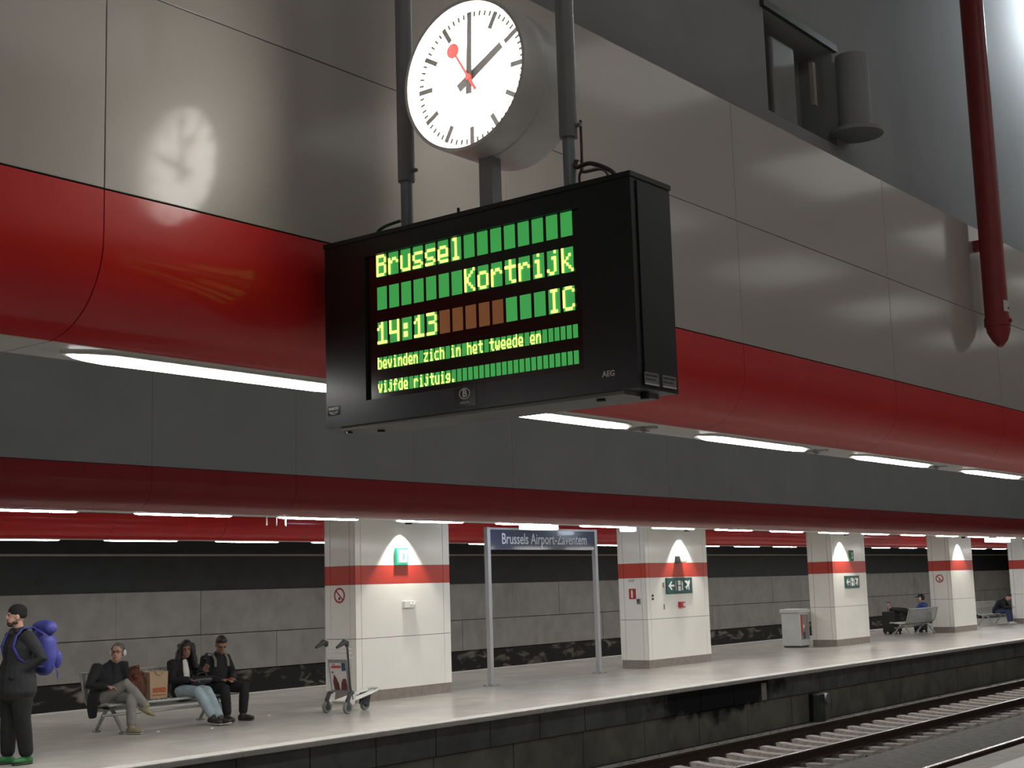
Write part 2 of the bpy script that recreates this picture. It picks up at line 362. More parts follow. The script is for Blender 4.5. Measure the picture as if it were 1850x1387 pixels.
def bulkhead(name, y, ztop, zred, zbot, xa, joint, bay, pmat, rows, back, tray_w=.27, redmat='red'):
    """panelled ceiling bulkhead: flat panels above, red quarter-round fascia below, pale light tray"""
    R = .30; n = int((X1-xa)/bay)
    core = struct(MB().box((X0, y+.02, zred-.06), (X1, y+back, ztop)).build(name, 'backing'))
    core_low = MB().box((X0, y+.34, zbot+.03), (X1, y+.54, zred)).build('core', 'backing', core)
    for z0, z1 in rows:
        pm = MB().cham((.0018, 0, z0+.0018), (bay-.0018, .02, z1-.0018), .002).mesh('panel', pmat)
        for i in range(n): inst('panel', pm, core, (joint+bay*i, y, 0))
    # fascia profile (y,z)
    prof = [(y, zred-.004), (y, zbot+R+.02)]+[(y+R-R*math.cos(t), zbot+R-R*math.sin(t)) for t in [pi/2*j/12 for j in range(1, 12)]]+[(y+R-.02, zbot)]
    inner = [(p[0]+.02, p[1]+.02 if j > 4 else p[1]) for j, p in enumerate(prof)]
    mb = MB(); N = len(prof)
    vs = [(xx, p[0], p[1]) for xx in (.002, bay-.002) for p in prof]+[(xx, p[0], p[1]) for xx in (.002, bay-.002) for p in inner]
    fs = [(j, j+1, N+j+1, N+j) for j in range(N-1)]+[(2*N+j, 3*N+j, 3*N+j+1, 2*N+j+1) for j in range(N-1)]
    fs += [(j, 2*N+j, 2*N+j+1, j+1) for j in range(N-1)]+[(N+j, N+j+1, 3*N+j+1, 3*N+j) for j in range(N-1)]
    mb.add(vs, fs); fm = mb.mesh('fascia', redmat, smooth=40)
    tm = MB().cham((.003, y+.275, zbot-.002), (bay-.003, y+.275+tray_w, zbot+.03), .004).mesh('light_tray', 'tray')
    for i in range(n):
        inst('fascia', fm, core, (joint+bay*i, 0, 0)); inst('light_tray', tm, core, (joint+bay*i, 0, 0))
    return core
b_near = bulkhead('wall_near_bulkhead', 3.6, 4.40, 3.03, 2.58, -5.0, 2.57-BAY*4, BAY, 'panel', ((3.03, 3.72), (3.72, 4.40)), .5)
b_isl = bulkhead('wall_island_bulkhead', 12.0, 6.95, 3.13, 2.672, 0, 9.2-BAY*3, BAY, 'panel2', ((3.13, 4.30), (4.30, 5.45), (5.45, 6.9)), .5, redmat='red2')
BAY3 = 2.256
b_far = bulkhead('wall_rear_bulkhead', 18.4, 5.4, 3.09, 2.70, 6, 13.4-BAY3*4, BAY3, 'panel2', ((3.09, 4.2), (4.2, 5.35)), .5)
# concrete upper wall above the near bulkhead, with a dark service niche
uw = MB()
NX0, NX1, NZ0, NZ1 = 7.95, 8.98, 4.78, 5.48
for lo, hi in (((X0, 4.0, 4.40), (NX0, 4.3, 7.6)), ((NX1, 4.0, 4.40), (X1, 4.3, 7.6)), ((NX0, 4.0, 4.40), (NX1, 4.3, NZ0)), ((NX0, 4.0, NZ1), (NX1, 4.3, 7.6)), ((NX0, 4.26, NZ0), (NX1, 4.3, NZ1))):
    uw.box(lo, hi)
wu = struct(uw.build('wall_upper', 'concrete'))
MB().box((NX0-.04, 3.97, NZ1), (NX1+.04, 4.0, NZ1+.05)).build('niche_lintel', 'darkgrey', wu)
MB().cham((8.08, 4.02, NZ0), (8.42, 4.26, NZ1-.14), .02).build('service_box', 'midgrey', wu)
MB().box((8.70, 4.02, 5.02), (8.74, 4.05, 5.33)).build('pale_conduit', 'rail_line', wu)
MB().lathe([(0, 4.84), (.19, 4.84), (.19, 4.87), (.115, 4.90), (.115, 5.42), (0, 5.42)], 20, (9.02, 3.87, 0)).build('stub_column', 'concrete', wu, smooth=True)

# ================================================================== LIGHTS IN THE TRAYS
def lens_poly(L, w):
    t = .16
    return [(0, .5*w), (t*.45, .80*w), (t, w), (L-t, w), (L-t*.45, .80*w), (L, .5*w), (L-t*.45, .20*w), (L-t, 0), (t, 0), (t*.45, .20*w)]
def light_row(x_first, n, bay, y, z, mat, label, group, L=1.36, w=.145):
    A = lens_poly(L, w); B = [(L/2+(a-L/2)*.96, w/2+(b-w/2)*.72) for a, b in A]; n_ = len(A)
    lens = MB().add([(a, b, -.004) for a, b in A]+[(a, b, -.015) for a, b in B], [tuple(range(n_, 2*n_))[::-1]]+[(i, n_+i, n_+(i+1) % n_, (i+1) % n_) for i in range(n_)]).mesh('lens', mat)
    P = lens_poly(L+.05, w+.04)
    rim = MB().prism([(a-.025, b-.02) for a, b in P], -.006, .004).mesh('housing', 'tray')
    for i in range(n):
        t = thing('ceiling_light', (x_first+bay*i, y, z), label, 'light', group)
        inst('housing', rim, t); inst('lens', lens, t, (0, 0, -.002))
light_row(2.71-BAY*3, 16, BAY, 3.935, 2.574, 'lens_n', 'long white lens light set flush in the tray under the near bulkhead', 'lights under the near bulkhead', w=.125)
light_row(9.28-BAY*2, 26, BAY, 12.335, 2.666, 'lens_i', 'long white lens light in the tray over the island platform edge by the tracks', 'lights along the front edge of the island platform')
light_row(13.5-BAY3*2, 26, BAY3, 18.735, 2.694, 'lens_b', 'long white lens light in the tray over the rear edge of the island platform', 'lights along the rear edge of the island platform', L=1.45)
# cross-shaped hangers between the near lights
hm = MB().lathe([(.0, -.030), (.010, -.030), (.010, -.022), (.016, -.02), (.016, -.014), (.009, -.012), (.009, .0)], 10)
hm.box((-.05, -.008, -.02), (.05, .008, -.014)).box((-.010, -.085, -.012), (.010, .085, -.004))
hmm = hm.mesh('sprinkler', 'midgrey', smooth=True)
for i in range(7):
    o = inst('sprinkler', hmm, None, (6.27+BAY*(i-2), 4.0, 2.578))
    tag(o, 'small grey cross-shaped sprinkler fitting between two lights in the near tray', 'sprinkler', 'sprinklers in the near light tray')
# three short pale rods hanging from the island tray
for i, x in enumerate((11.16, 11.31, 11.46)):
    o = MB().tube([(x, 12.40, 2.672), (x, 12.40, 2.56)], .008, 8).build('hanging_rod', 'signframe', None, (x, 12.40, 2.56))
    tag(o, 'short pale metal rod hanging below the island light tray', 'rod', 'three hanging rods under the island tray')
# near hall: unseen broad panels added over the near platform to light the bulkhead
for y, nm in ((-.8, 'over the middle of the near platform'), (-4.6, 'over the back of the near platform')):
    for i in range(9):
        x = -9+5.2*i
        t = thing('ceiling_fill_panel', (x, y, 7.5), 'broad flat added fill panel '+nm, 'light', 'added ceiling fill panels '+nm)
        MB().cham((x, y-.95, 7.5), (x+2.4, y+.95, 7.598), .02).build('housing', 'tray', t)
        MB().box((x+.04, y-.91, 7.49), (x+2.36, y+.91, 7.5)).build('lens', 'fill_h', t)
# flood lamp on the upper wall just past the frame
FX, FY, FZ = 13.9, 3.25, 7.25
t = thing('flood_lamp', (FX, FY, FZ), 'white globe flood lamp on an arm high before the concrete upper wall', 'lamp')
MB().ell((FX, FY, FZ), (.13, .13, .13), None, 20, 12).build('globe', 'lens_f', t, smooth=True)
MB().tube([(FX, FY, FZ+.12), (FX, FY, 7.6)], .03, 10).build('stem', 'darkgrey', t, smooth=True)
# unseen fill lamps added over the tracks to brighten the island bulkhead
for i in range(12):
    x = -6+5.6*i; y = 7.6
    t = thing('track_fill_light', (x, y, 6.5), 'long added fill lamp hung unseen over the tracks', 'light', 'added fill lamps over the tracks')
    MB().cham((x, y-.14, 6.5), (x+2.4, y+.14, 6.6), .02).build('housing', 'tray', t)
    MB().box((x+.04, y-.11, 6.49), (x+2.36, y+.11, 6.5)).build('lens', 'fill_t', t)
    for dx in (.3, 2.1): MB().tube([(x+dx, y, 6.6), (x+dx, y, 6.996)], .006, 6).build('wire', 'midgrey', t)

# ================================================================== TRACKS
def rail_meshes(y, z, parent):
    L0, L1 = X0, X1
    side = [(-.062, -.16), (.062, -.16), (.062, -.148), (.012, -.13), (.010, -.045), (.035, -.035), (.035, -.006), (-.035, -.006), (-.035, -.035), (-.010, -.045), (-.012, -.13), (-.062, -.148)]
    r = MB().prism([(y+a, z+b) for a, b in side], L0, L1, 'x').build('rail', 'rust', parent)
    MB().box((L0, y-.033, z-.006), (L1, y+.033, z)).build('running_surface', 'railhead', r)
trk = thing('railway_track', (0, 10.43, -1.0), 'ballasted railway track with concrete sleepers beside the island platform', 'track')
for y in (11.2, 9.66): rail_meshes(y, -.74, trk)
sm = MB(); ys = [-1.27, -1.22, -.62, -.35, 0, .35, .62, 1.22, 1.27]; zt = [-.93, -.885, -.885, -.915, -.93, -.915, -.885, -.885, -.93]
N = len(ys); prof = [(ys[j], zt[j]) for j in range(N)]
vs = []
for wx, dz in ((-.13, -.10), (-.10, 0), (.10, 0), (.13, -.10)): vs += [(wx, yy, zz+dz+1.0) for yy, zz in prof]
fs = [(j+i*N, j+1+i*N, j+1+(i+1)*N, j+(i+1)*N) for i in range(3) for j in range(N-1)]+[(0, N, 2*N, 3*N), (N-1, 4*N-1, 3*N-1, 2*N-1)]
smesh = MB().add(vs, [q[::-1] for q in fs]).mesh('sleeper', 'sleeper')
for i in range(110):
    o = inst('sleeper', smesh, trk, (19.48+.546*(i-14), random.uniform(-.012, .012), random.uniform(-.006, .004))); o.rotation_euler.z = random.uniform(-.012, .012)
trk2 = thing('railway_track', (0, 6.65, -1.0), 'railway track with shiny rails set beside pale slabs under the near platform', 'track')
for y in (7.4, 5.9): rail_meshes(y, -.74, trk2)
MB().box((X0, 7.3, -1.0), (X1, 7.5, -.9)).build('rail_bed', 'dirt', trk2)
# loose ballast stones (uncountable)
mb = MB()
for i in range(5200):
    x = random.uniform(14, 48); y = random.choice((random.uniform(8.95, 12.5), random.uniform(8.95, 9.6), random.uniform(11.3, 12.6)))
    if y > 12.3: y -= .25
    r = random.uniform(.02, .05); c = V((x, y, -1.0+r*.3))
    pts = [c+V((random.uniform(.7, 1.2)*r*a, random.uniform(.7, 1.2)*r*b, random.uniform(.7, 1.2)*r*d)) for a, b, d in ((1,0,0),(-1,0,0),(0,1,0),(0,-1,0),(0,0,1),(0,0,-1))]
    mb.add(pts, [(0,2,4),(2,1,4),(1,3,4),(3,0,4),(2,0,5),(1,2,5),(3,1,5),(0,3,5)])
mb.build('ballast_stones', 'ballast', trk)['kind'] = 'stuff'
# things on the platform face
t = thing('cable_cabinet', (25.65, 12.5, -1.0), 'black cabinet with a round grey pipe end against the platform face', 'cabinet')
MB().cham((25.35, 12.42, -1.0), (25.62, 12.63, -.47), .02).build('body', 'blackmetal', t)
MB().lathe([(0, 12.44), (.10, 12.44), (.10, 12.63), (0, 12.63)], 18, (25.8, 0, -.58), 'y').build('pipe_end', 'midgrey', t, smooth=True)
MB().box((25.66, 12.5, -1.0), (25.94, 12.62, -.68)).build('base', 'block2', t)
o = MB().box((23.42, 12.612, -.44), (23.60, 12.624, -.13)).build('wall_plate', 'slab', None, (23.5, 12.618, -.44)); tag(o, 'small pale rough patch plate on the sooty platform face', 'plate')

# ================================================================== CLOCK
CX, CY, CZ, CR = 3.452, 2.847, 3.455, .262
clk = thing('station_clock', (3.56, CY, 3.0), 'round lit white station clock on a post over the display board', 'clock')
XB = 3.735
drum = MB().lathe([(CR-.012, CX-.012), (CR, CX-.012), (CR, CX+.10), (CR-.004, CX+.104), (CR-.004, CX+.112), (CR, CX+.116), (CR, XB+.012), (CR-.012, XB+.012)], 72, (0, CY, CZ), 'x').build('case', 'steel', clk, smooth=40)
MB().lathe([(CR-.010, CX-.012), (CR-.016, CX+.040), (CR-.03, CX+.040)], 72, (0, CY, CZ), 'x').build('inner_ring', 'rim', clk, smooth=40)
MB().lathe([(CR-.010, XB+.012), (CR-.016, XB-.040), (CR-.03, XB-.040)], 72, (0, CY, CZ), 'x').build('inner_ring', 'rim', clk, smooth=40)
def disc_x(x, r, seg=64, flip=False):
    mb = MB(); vs = [(x, CY+r*math.cos(2*pi*k/seg), CZ+r*math.sin(2*pi*k/seg)) for k in range(seg)]
    return mb.add(vs, [tuple(range(seg)) if not flip else tuple(range(seg))[::-1]])
def bar(mb, x, ang, r0, r1, w0, w1, sgn=1, th=.003):
    """bar on the dial; ang clockwise from 12 seen from the front"""
    d = V((0, -math.sin(ang)*sgn, math.cos(ang))); p = V((0, d.z, -d.y)); c0 = V((x, CY, CZ))
    q = [c0+d*r0-p*w0, c0+d*r0+p*w0, c0+d*r1+p*w1, c0+d*r1-p*w1]
    e = V((th*-sgn, 0, 0)); return mb.add(q+[a+e for a in q], [(0,1,2,3),(7,6,5,4),(0,4,5,1),(1,5,6,2),(2,6,7,3),(3,7,4,0)])
for sgn, xf in ((1, CX+.034), (-1, XB-.034)):
    dial = disc_x(xf, CR-.016, flip=(sgn > 0)).build('dial', 'dial', clk)
    for hh in range(12): bar(MB(), xf-.002*sgn, hh*pi/6, .172, .232, .0085, .0085, sgn).build('hour_mark', 'mark', clk)
    if sgn > 0:
        for mi in range(60):
            if mi % 5: bar(MB(), xf-.002*sgn, mi*pi/30, .212, .230, .0036, .0036, sgn).build('minute_mark', 'mark', clk)
    bar(MB(), xf-.007*sgn, math.radians(60.5), -.058, .158, .0155, .0125, sgn).build('hour_hand', 'mark', clk)
    bar(MB(), xf-.012*sgn, math.radians(2.5), -.058, .226, .0125, .0085, sgn).build('minute_hand', 'mark', clk)
    sh = bar(MB(), xf-.016*sgn, math.radians(329), -.06, .10, .0055, .004, sgn)
    a = math.radians(329); dd = V((0, -math.sin(a)*sgn, math.cos(a)))
    cc = V((0, CY, CZ))+dd*.125
    sh.lathe([(0, xf-.016*sgn), (.026, xf-.016*sgn), (.026, xf-.019*sgn), (0, xf-.019*sgn)], 24, cc, 'x')
    sh.build('second_hand', 'secred', clk)
    MB().lathe([(0, xf-.0205*sgn), (.011, xf-.0205*sgn), (.011, xf)], 16, (0, CY, CZ), 'x').build('hub', 'secred', clk)
    disc_x(xf-.040*sgn, CR-.011, flip=(sgn > 0)).build('glass', 'glass', clk)
pst = MB().box((3.555, CY-.022, 2.9905), (3.605, CY+.034, CZ-CR+.03)).build('post', 'post', clk)

# ================================================================== DISPLAY BOARD
BXF, BXB, BY0, BY1, BZ0, BZ1 = 3.45, 3.675, 2.21, 3.52, 2.325, 2.985
WY0, WY1, WZ0, WZ1 = 2.405, 3.325, 2.405, 2.912
brd = thing('departure_board', (3.56, 2.865, BZ0), 'black hanging departure board with green cells and yellow lettering', 'display board')
cs = MB()
cs.box((BXF+.02, BY0, BZ0), (BXB, BY1, BZ1))
cs.box((BXF, BY0, BZ0), (BXF+.02, WY0, BZ1)).box((BXF, WY1, BZ0), (BXF+.02, BY1, BZ1)).box((BXF, WY0, BZ0), (BXF+.02, WY1, WZ0)).box((BXF, WY0, WZ1), (BXF+.02, WY1, BZ1))
cas = cs.build('case', 'boardside', brd)
MB().box((BXF-.004, BY0-.004, BZ1-.012), (BXB+.004, BY1+.004, BZ1+.004)).build('top_cover', 'boardside', brd)
MB().box((BXF+.03, BY0-.005, BZ0+.01), (BXB-.03, BY0, BZ1-.02)).build('side_door', 'boardside', brd)
MB().box((BXF+.012, BY0+.06, BZ0-.012), (BXB-.02, BY1-.06, BZ0)).build('bottom_tray', 'midgrey', brd)
for yy in (2.26, 2.38, 3.36, 3.46):
    MB().lathe([(0, -.02), (.014, -.02), (.014, 0), (0, 0)], 12, (BXF+.05+.06*(yy in (2.26, 3.36)), yy, BZ0)).build('foot', 'blackmetal', brd)
scr = MB().box((BXF+.013, WY0-.005, WZ0-.005), (BXF+.02, WY1+.005, WZ1+.005)).build('screen', 'screen', brd)
# the cells: three rows of 15 and two rows of 36, seen from the front left to right = Y falling
YL, YR = 3.275, 2.425
rows = [(15, 2.832, 2.914-.004, 'Brussel        '), (15, 2.716, 2.796, '       Kortrijk'), (15, 2.594, 2.672, '14:13        IC'),
        (36, 2.507, 2.549, 'bevinden zich in het tweede en      '), (36, 2.425, 2.467, 'vijfde rijtuig.                     ')]
G = {'B': '11110 10001 10001 11110 10001 10001 10001 11110', 'K': '10001 10010 10100 11000 11000 10100 10010 10001', 'I': '01110 00100 00100 00100 00100 00100 00100 01110',
 'C': '01110 10001 10000 10000 10000 10000 10001 01110', '1': '00100 01100 10100 00100 00100 00100 00100 11111', '4': '10001 10001 10001 10001 11111 00001 00001 00001',
 '3': '11110 00001 00001 01110 00001 00001 00001 11110', ':': '00000 00000 01100 01100 00000 01100 01100 00000', '.': '00000 00000 00000 00000 00000 00000 01100 01100',
 'r': '00000 00000 10110 11001 10000 10000 10000 10000', 'u': '00000 00000 10001 10001 10001 10001 10001 01111', 's': '00000 00000 01111 10000 10000 01110 00001 11110',
 'e': '00000 00000 01110 10001 10001 11111 10000 01111', 'l': '01100 00100 00100 00100 00100 00100 00100 01110', 'o': '00000 00000 01110 10001 10001 10001 10001 01110',
 't': '00100 00100 11111 00100 00100 00100 00100 00011', 'i': '00100 00000 01100 00100 00100 00100 00100 01110', 'j': '00010 00000 00110 00010 00010 00010 10010 01100',
 'k': '10000 10000 10010 10100 11000 10100 10010 10001', 'b': '10000 10000 11110 10001 10001 10001 10001 11110', 'v': '00000 00000 10001 10001 10001 01010 01010 00100',
 'n': '00000 00000 10110 11001 10001 10001 10001 10001', 'd': '00001 00001 01111 10001 10001 10001 10001 01111', 'z': '00000 00000 11111 00010 00100 01000 10000 11111',
 'c': '00000 00000 01111 10000 10000 10000 10000 01111', 'h': '10000 10000 11110 10001 10001 10001 10001 10001', 'w': '00000 00000 10001 10001 10001 10101 10101 01010',
 'f': '00110 01001 01000 11110 01000 01000 01000 01000', 'g': '00000 00000 01111 10001 10001 01111 00001 11110'}
for ri, (n, z0, z1, txt) in enumerate(rows):
    pw = (YL-YR)/n; gap = pw*(.23 if n == 15 else .26); cw = pw-gap; chh = z1-z0
    xx = BXF+.011
    mg = MB().box((0, -cw, 0), (.002, 0, chh)).mesh('cell', 'cell'); mbn = MB().box((0, -cw, 0), (.002, 0, chh)).mesh('cell', 'cellb')
    for i in range(n):
        y = YL-pw*i
        o = inst('cell', mbn if (ri == 2 and 5 <= i <= 9) else mg, scr, V((xx, y, z0))-brd.location)
        if txt[i] == ' ': continue
        lt = MB(); bmp = G[txt[i]].split(); hh = chh*(.86 if txt[i].islower() else 1.0); dx = (cw*1.04)/5; dz = chh*.97/8
        for r_, row in enumerate(bmp):
            k_ = 0
            while k_ < 5:
                if row[k_] == '1':
                    k2 = k_
                    while k2 < 4 and row[k2+1] == '1': k2 += 1
                    ya, yb = y-(k_+.06)*dx, y-(k2+.94)*dx; zb = z0+chh-.0-(r_+1)*dz
                    lt.box((xx-.0030, yb, zb+dz*.0-chh*.01), (xx-.0012, ya, zb+dz*1.0-chh*.01)); k_ = k2
                k_ += 1
        inst('letter', lt.mesh('letter', 'lcd', brd.location), scr)
# emblems and stickers on the casing
MB().box((BXF-.0012, 2.835, 2.338), (BXF, 2.925, 2.402)).build('emblem_plate', 'screen', brd)
ring = MB(); seg = 40
vs = []
for r_ in (1.0, .84):
    vs += [(BXF-.0022, 2.880+.0235*r_*math.cos(2*pi*k/seg), 2.380+.0185*r_*math.sin(2*pi*k/seg)) for k in range(seg)]
ring.add(vs, [(k, (k+1) % seg, seg+(k+1) % seg, seg+k) for k in range(seg)]).build('emblem_ring', 'label', brd)
FR = V((0, -1, 0))
place_text('emblem_letter', text_mesh('emblem_letter', 'B', .034, 1.0, .0006, bold=.001), 'label', brd, (BXF-.002, 2.880, 2.380), FR)
place_text('emblem_text', text_mesh('emblem_text', 'nmbs.be', .012, 1.0, .0004), 'label', brd, (BXF-.002, 2.880, 2.351), FR)
place_text('maker_text', text_mesh('maker_text', 'AEG', .024, 1.0, .0004, bold=.0006), 'label', brd, (BXF-.001, 2.315, 2.378), FR)
MB().box((BXF-.001, 3.452, 2.368), (BXF, 3.512, 2.402)).build('maker_plate', 'screen', brd)
place_text('maker_plate_text', text_mesh('maker_plate_text', 'FABRICOM', .0125, .82, .0004, bold=.0005), 'label', brd, (BXF-.002, 3.482, 2.391), FR)
arc = MB().tube([(BXF-.0016, 3.482-.02*math.cos(t_)*1.0, 2.383-.010*math.sin(t_)) for t_ in [pi*k/10 for k in range(11)]], .0016, 6).build('maker_plate_arc', 'label', brd)
MB().box((BXF-.0016, 3.466, 2.379), (BXF-.001, 3.498, 2.3805)).build('maker_plate_line', 'label', brd)
for xa in (3.475, 3.575):
    st = MB().box((xa, BY0-.0065, BZ0+.012), (xa+.078, BY0-.005, BZ0+.050)).build('sticker', 'midgrey', brd)
    MB().box((xa, BY0-.0072, BZ0+.012), (xa+.078, BY0-.0065, BZ0+.017)).build('sticker_line', 'label', st)
    MB().box((xa+.005, BY0-.0072, BZ0+.038), (xa+.07, BY0-.0065, BZ0+.044)).build('sticker_line', 'darkgrey', st)
    MB().box((xa+.005, BY0-.0072, BZ0+.027), (xa+.062, BY0-.0065, BZ0+.031)).build('sticker_line', 'darkgrey', st)
# hangers: sleeve tube over a thinner tube
for yy, lab in ((3.240, 'grey telescopic hanger tube with a green cable at its foot'), (2.525, 'grey telescopic hanger tube with dark cables at its foot')):
    t = thing('hanger_tube', (3.585, yy, 2.985), lab, 'tube')
    MB().tube([(3.585, yy, 2.9905), (3.585, yy, 3.24)], .0215, 24).build('inner_tube', 'tube', t, smooth=True)
    MB().lathe([(.0215, 3.195), (.0295, 3.195), (.0305, 3.20), (.0305, 7.6), (.02, 7.6)], 28, (3.585, yy, 0)).build('sleeve', 'tube2', t, smooth=True)
    MB().lathe([(0, -.05), (.007, -.05), (.007, -.03), (0, -.03)], 10, (3.585, yy, 3.23), 'y').build('set_screw', 'midgrey', t)
def cable(pts, r, mat, label, org):
    P = [V(p) for p in pts]; Q = []
    for i in range(len(P)-1):
        p0, p1, p2, p3 = P[max(i-1, 0)], P[i], P[i+1], P[min(i+2, len(P)-1)]
        for j in range(5):
            u = j/5; Q.append(.5*((2*p1)+(-p0+p2)*u+(2*p0-5*p1+4*p2-p3)*u*u+(-p0+3*p1-3*p2+p3)*u**3))
    Q.append(P[-1]); return tag(MB().tube(Q, r, 8).build('cable', mat, None, org, smooth=True), label, 'cable')
cable([(3.575, 3.264, 3.055), (3.565, 3.33, 3.045), (3.56, 3.365, 3.025), (3.56, 3.37, 2.9905)], .006, 'shoe_green', 'green cable from hanger tube into the board top', (3.56, 3.37, 2.988))
cable([(3.575, 2.491, 3.11), (3.57, 2.49, 3.085), (3.565, 2.43, 3.085), (3.56, 2.36, 3.05), (3.555, 2.33, 3.02), (3.55, 2.325, 2.9905)], .007, 'darkgrey', 'thick dark cable arching from hanger tube to the board', (3.55, 2.325, 2.988))
cable([(3.61, 2.491, 3.09), (3.60, 2.48, 3.075), (3.60, 2.41, 3.07), (3.60, 2.385, 3.04), (3.60, 2.38, 2.9905)], .006, 'midgrey', 'grey cable arching from hanger tube to the board', (3.545, 2.38, 2.988))
cable([(3.60, 2.486, 3.25), (3.598, 2.486, 3.10), (3.59, 2.492, 3.06), (3.585, 2.485, 3.02), (3.585, 2.475, 2.9905)], .0045, 'poster_brown', 'thin rust-brown cable running down the hanger tube', (3.565, 2.475, 2.988))
o = MB().tube([(3.50, 2.93, 2.987), (3.50, 2.93, 3.022)], .005, 8).build('aerial_stub', 'blackmetal', None, (3.50, 2.93, 2.987)); tag(o, 'short black stub standing on the departure board beside the clock post', 'stub')
# red pipe in front of the panels
t = thing('red_pipe', (10.47, 3.47, 3.45), 'red vertical pipe with white label hanging before the grey panels', 'pipe')
MB().tube([(10.47, 3.47, 3.62), (10.47, 3.47, 7.6)], .088, 24).build('pipe', 'pipe', t, smooth=True)
MB().lathe([(.088, 3.60), (.096, 3.60), (.096, 3.66), (.088, 3.66)], 24, (10.47, 3.47, 0)).build('collar', 'pipe', t, smooth=True)
MB().tube([(10.47, 3.47, 3.62), (10.47, 3.465, 3.56), (10.455, 3.455, 3.49), (10.44, 3.45, 3.44)], [.088, .086, .058, .02], 20).build('spout', 'pipe', t, smooth=True)
MB().lathe([(0, 3.36), (.014, 3.36), (.014, 3.40), (0, 3.40)], 10, (10.47, 0, 3.63), 'y').build('bolt', 'pipe', t)
lb = MB(); a0, a1 = math.radians(235), math.radians(285)
for j in range(6):
    for zz in (3.70, 3.785): lb.v.append(V((10.47+.0895*math.cos(a0+(a1-a0)*j/5), 3.47+.0895*math.sin(a0+(a1-a0)*j/5), zz)))
lb.f = [(2*j, 2*j+2, 2*j+3, 2*j+1) for j in range(5)]
lbo = lb.build('label_plate', 'label', t)
MB().box((10.465, 3.376, 3.72), (10.48, 3.381, 3.735)).build('label_mark', 'darkgrey', t)
MB().box((10.44, 3.55, 4.2), (10.50, 3.6, 4.28)).build('bracket', 'pipe', t)

# ================================================================== PILLARS
def pillar(x0, x1, label, y0=16.0, y1=16.7, top=3.30):
    t = thing('pillar', ((x0+x1)/2, (y0+y1)/2, 0), label, 'pillar')
    g = .02
    MB().box((x0+g, y0+g, 0), (x1-g, y1-g, top)).build('core', 'backing', t)
    MB().box((x0+.03, y0+.03, 0), (x1-.03, y1-.03, .172)).build('plinth', 'plinth', t)
    MB().box((x0+.012, y0+.012, 0), (x1-.012, y1-.012, .168)).build('plinth', 'plinth', t)
    bands = ((.172, 1.005, 'white'), (1.013, 1.875, 'white'), (1.879, 2.178, 'red_band'), (2.182, top, 'white'))
    for z0, z1, mt in bands:
        xs = [x0, x0+.13, x1-.17, x1]
        for a, b in zip(xs, xs[1:]):
            for ya in (y0, y1-g):
                MB().cham((a+.0045*(a != x0), ya, z0), (b-.0045*(b != x1), ya+g, z1), .0018).build('panel', mt, t)
        ys = [y0+g, y0+.13, y1-.13, y1-g]
        for a, b in zip(ys, ys[1:]):
            for xa in (x0, x1-g):
                MB().cham((xa, a+.0045, z0), (xa+g, b-.0045, z1), .0018).build('panel', mt, t)
    return t
PX = [(16.29, 18.62), (24.94, 27.48), (33.9, 35.95), (42.15, 44.05), (49.5, 51.4), (57.8, 59.8)]
PL = ['white clad pillar with red band standing behind the luggage trolley', 'white pillar with fire extinguisher sign and locked panel behind the station name sign',
      'white pillar with red band and the litter bin at its side', 'white pillar with no-smoking sign between the two distant benches', 'white pillar with red band beyond the bench with the hunched person',
      'remote white pillar with red band at the end of the row']
for (a, b), l_ in zip(PX, PL): pillar(a, b, l_)
def spot(x, z, label, watts=SPOT_W):
    t = thing('spotlight', (x, 15.79, z), label, 'spotlight')
    MB().lathe([(0, .13), (.058, .13), (.06, .125), (.06, .0), (.052, .0), (.05, .02), (0, .02)], 20, (x, 15.79, z)).build('can', 'darkgrey', t, smooth=True)
    MB().lathe([(0, .012), (.049, .012)], 20, (x, 15.79, z)).build('lens', 'lens_s', t)
    MB().box((x-.03, 15.83, z+.07), (x+.03, 16.0, z+.115)).build('arm', 'darkgrey', t)
    ld = bpy.data.lights.new('spot_beam', 'SPOT'); ld.energy = watts; ld.spot_size = math.radians(86); ld.spot_blend = .35; ld.shadow_soft_size = .03; ld.color = (1, .95, .86)
    lo = bpy.data.objects.new('spot_beam', ld); COL.objects.link(lo); lo.parent = t; lo.location = (0, 0, .0); lo.rotation_euler = (math.radians(8), 0, 0)
for x, l_ in zip((17.36, 26.32, 34.40, 42.85), ('black can spotlight above the green exit sign pillar by the trolley', 'black can spotlight over the pillar with the arrow sign and alarm', 'black can spotlight on the pillar with the bin', 'black can spotlight on the pillar past the reclining person')):
    spot(x, 2.85, l_)

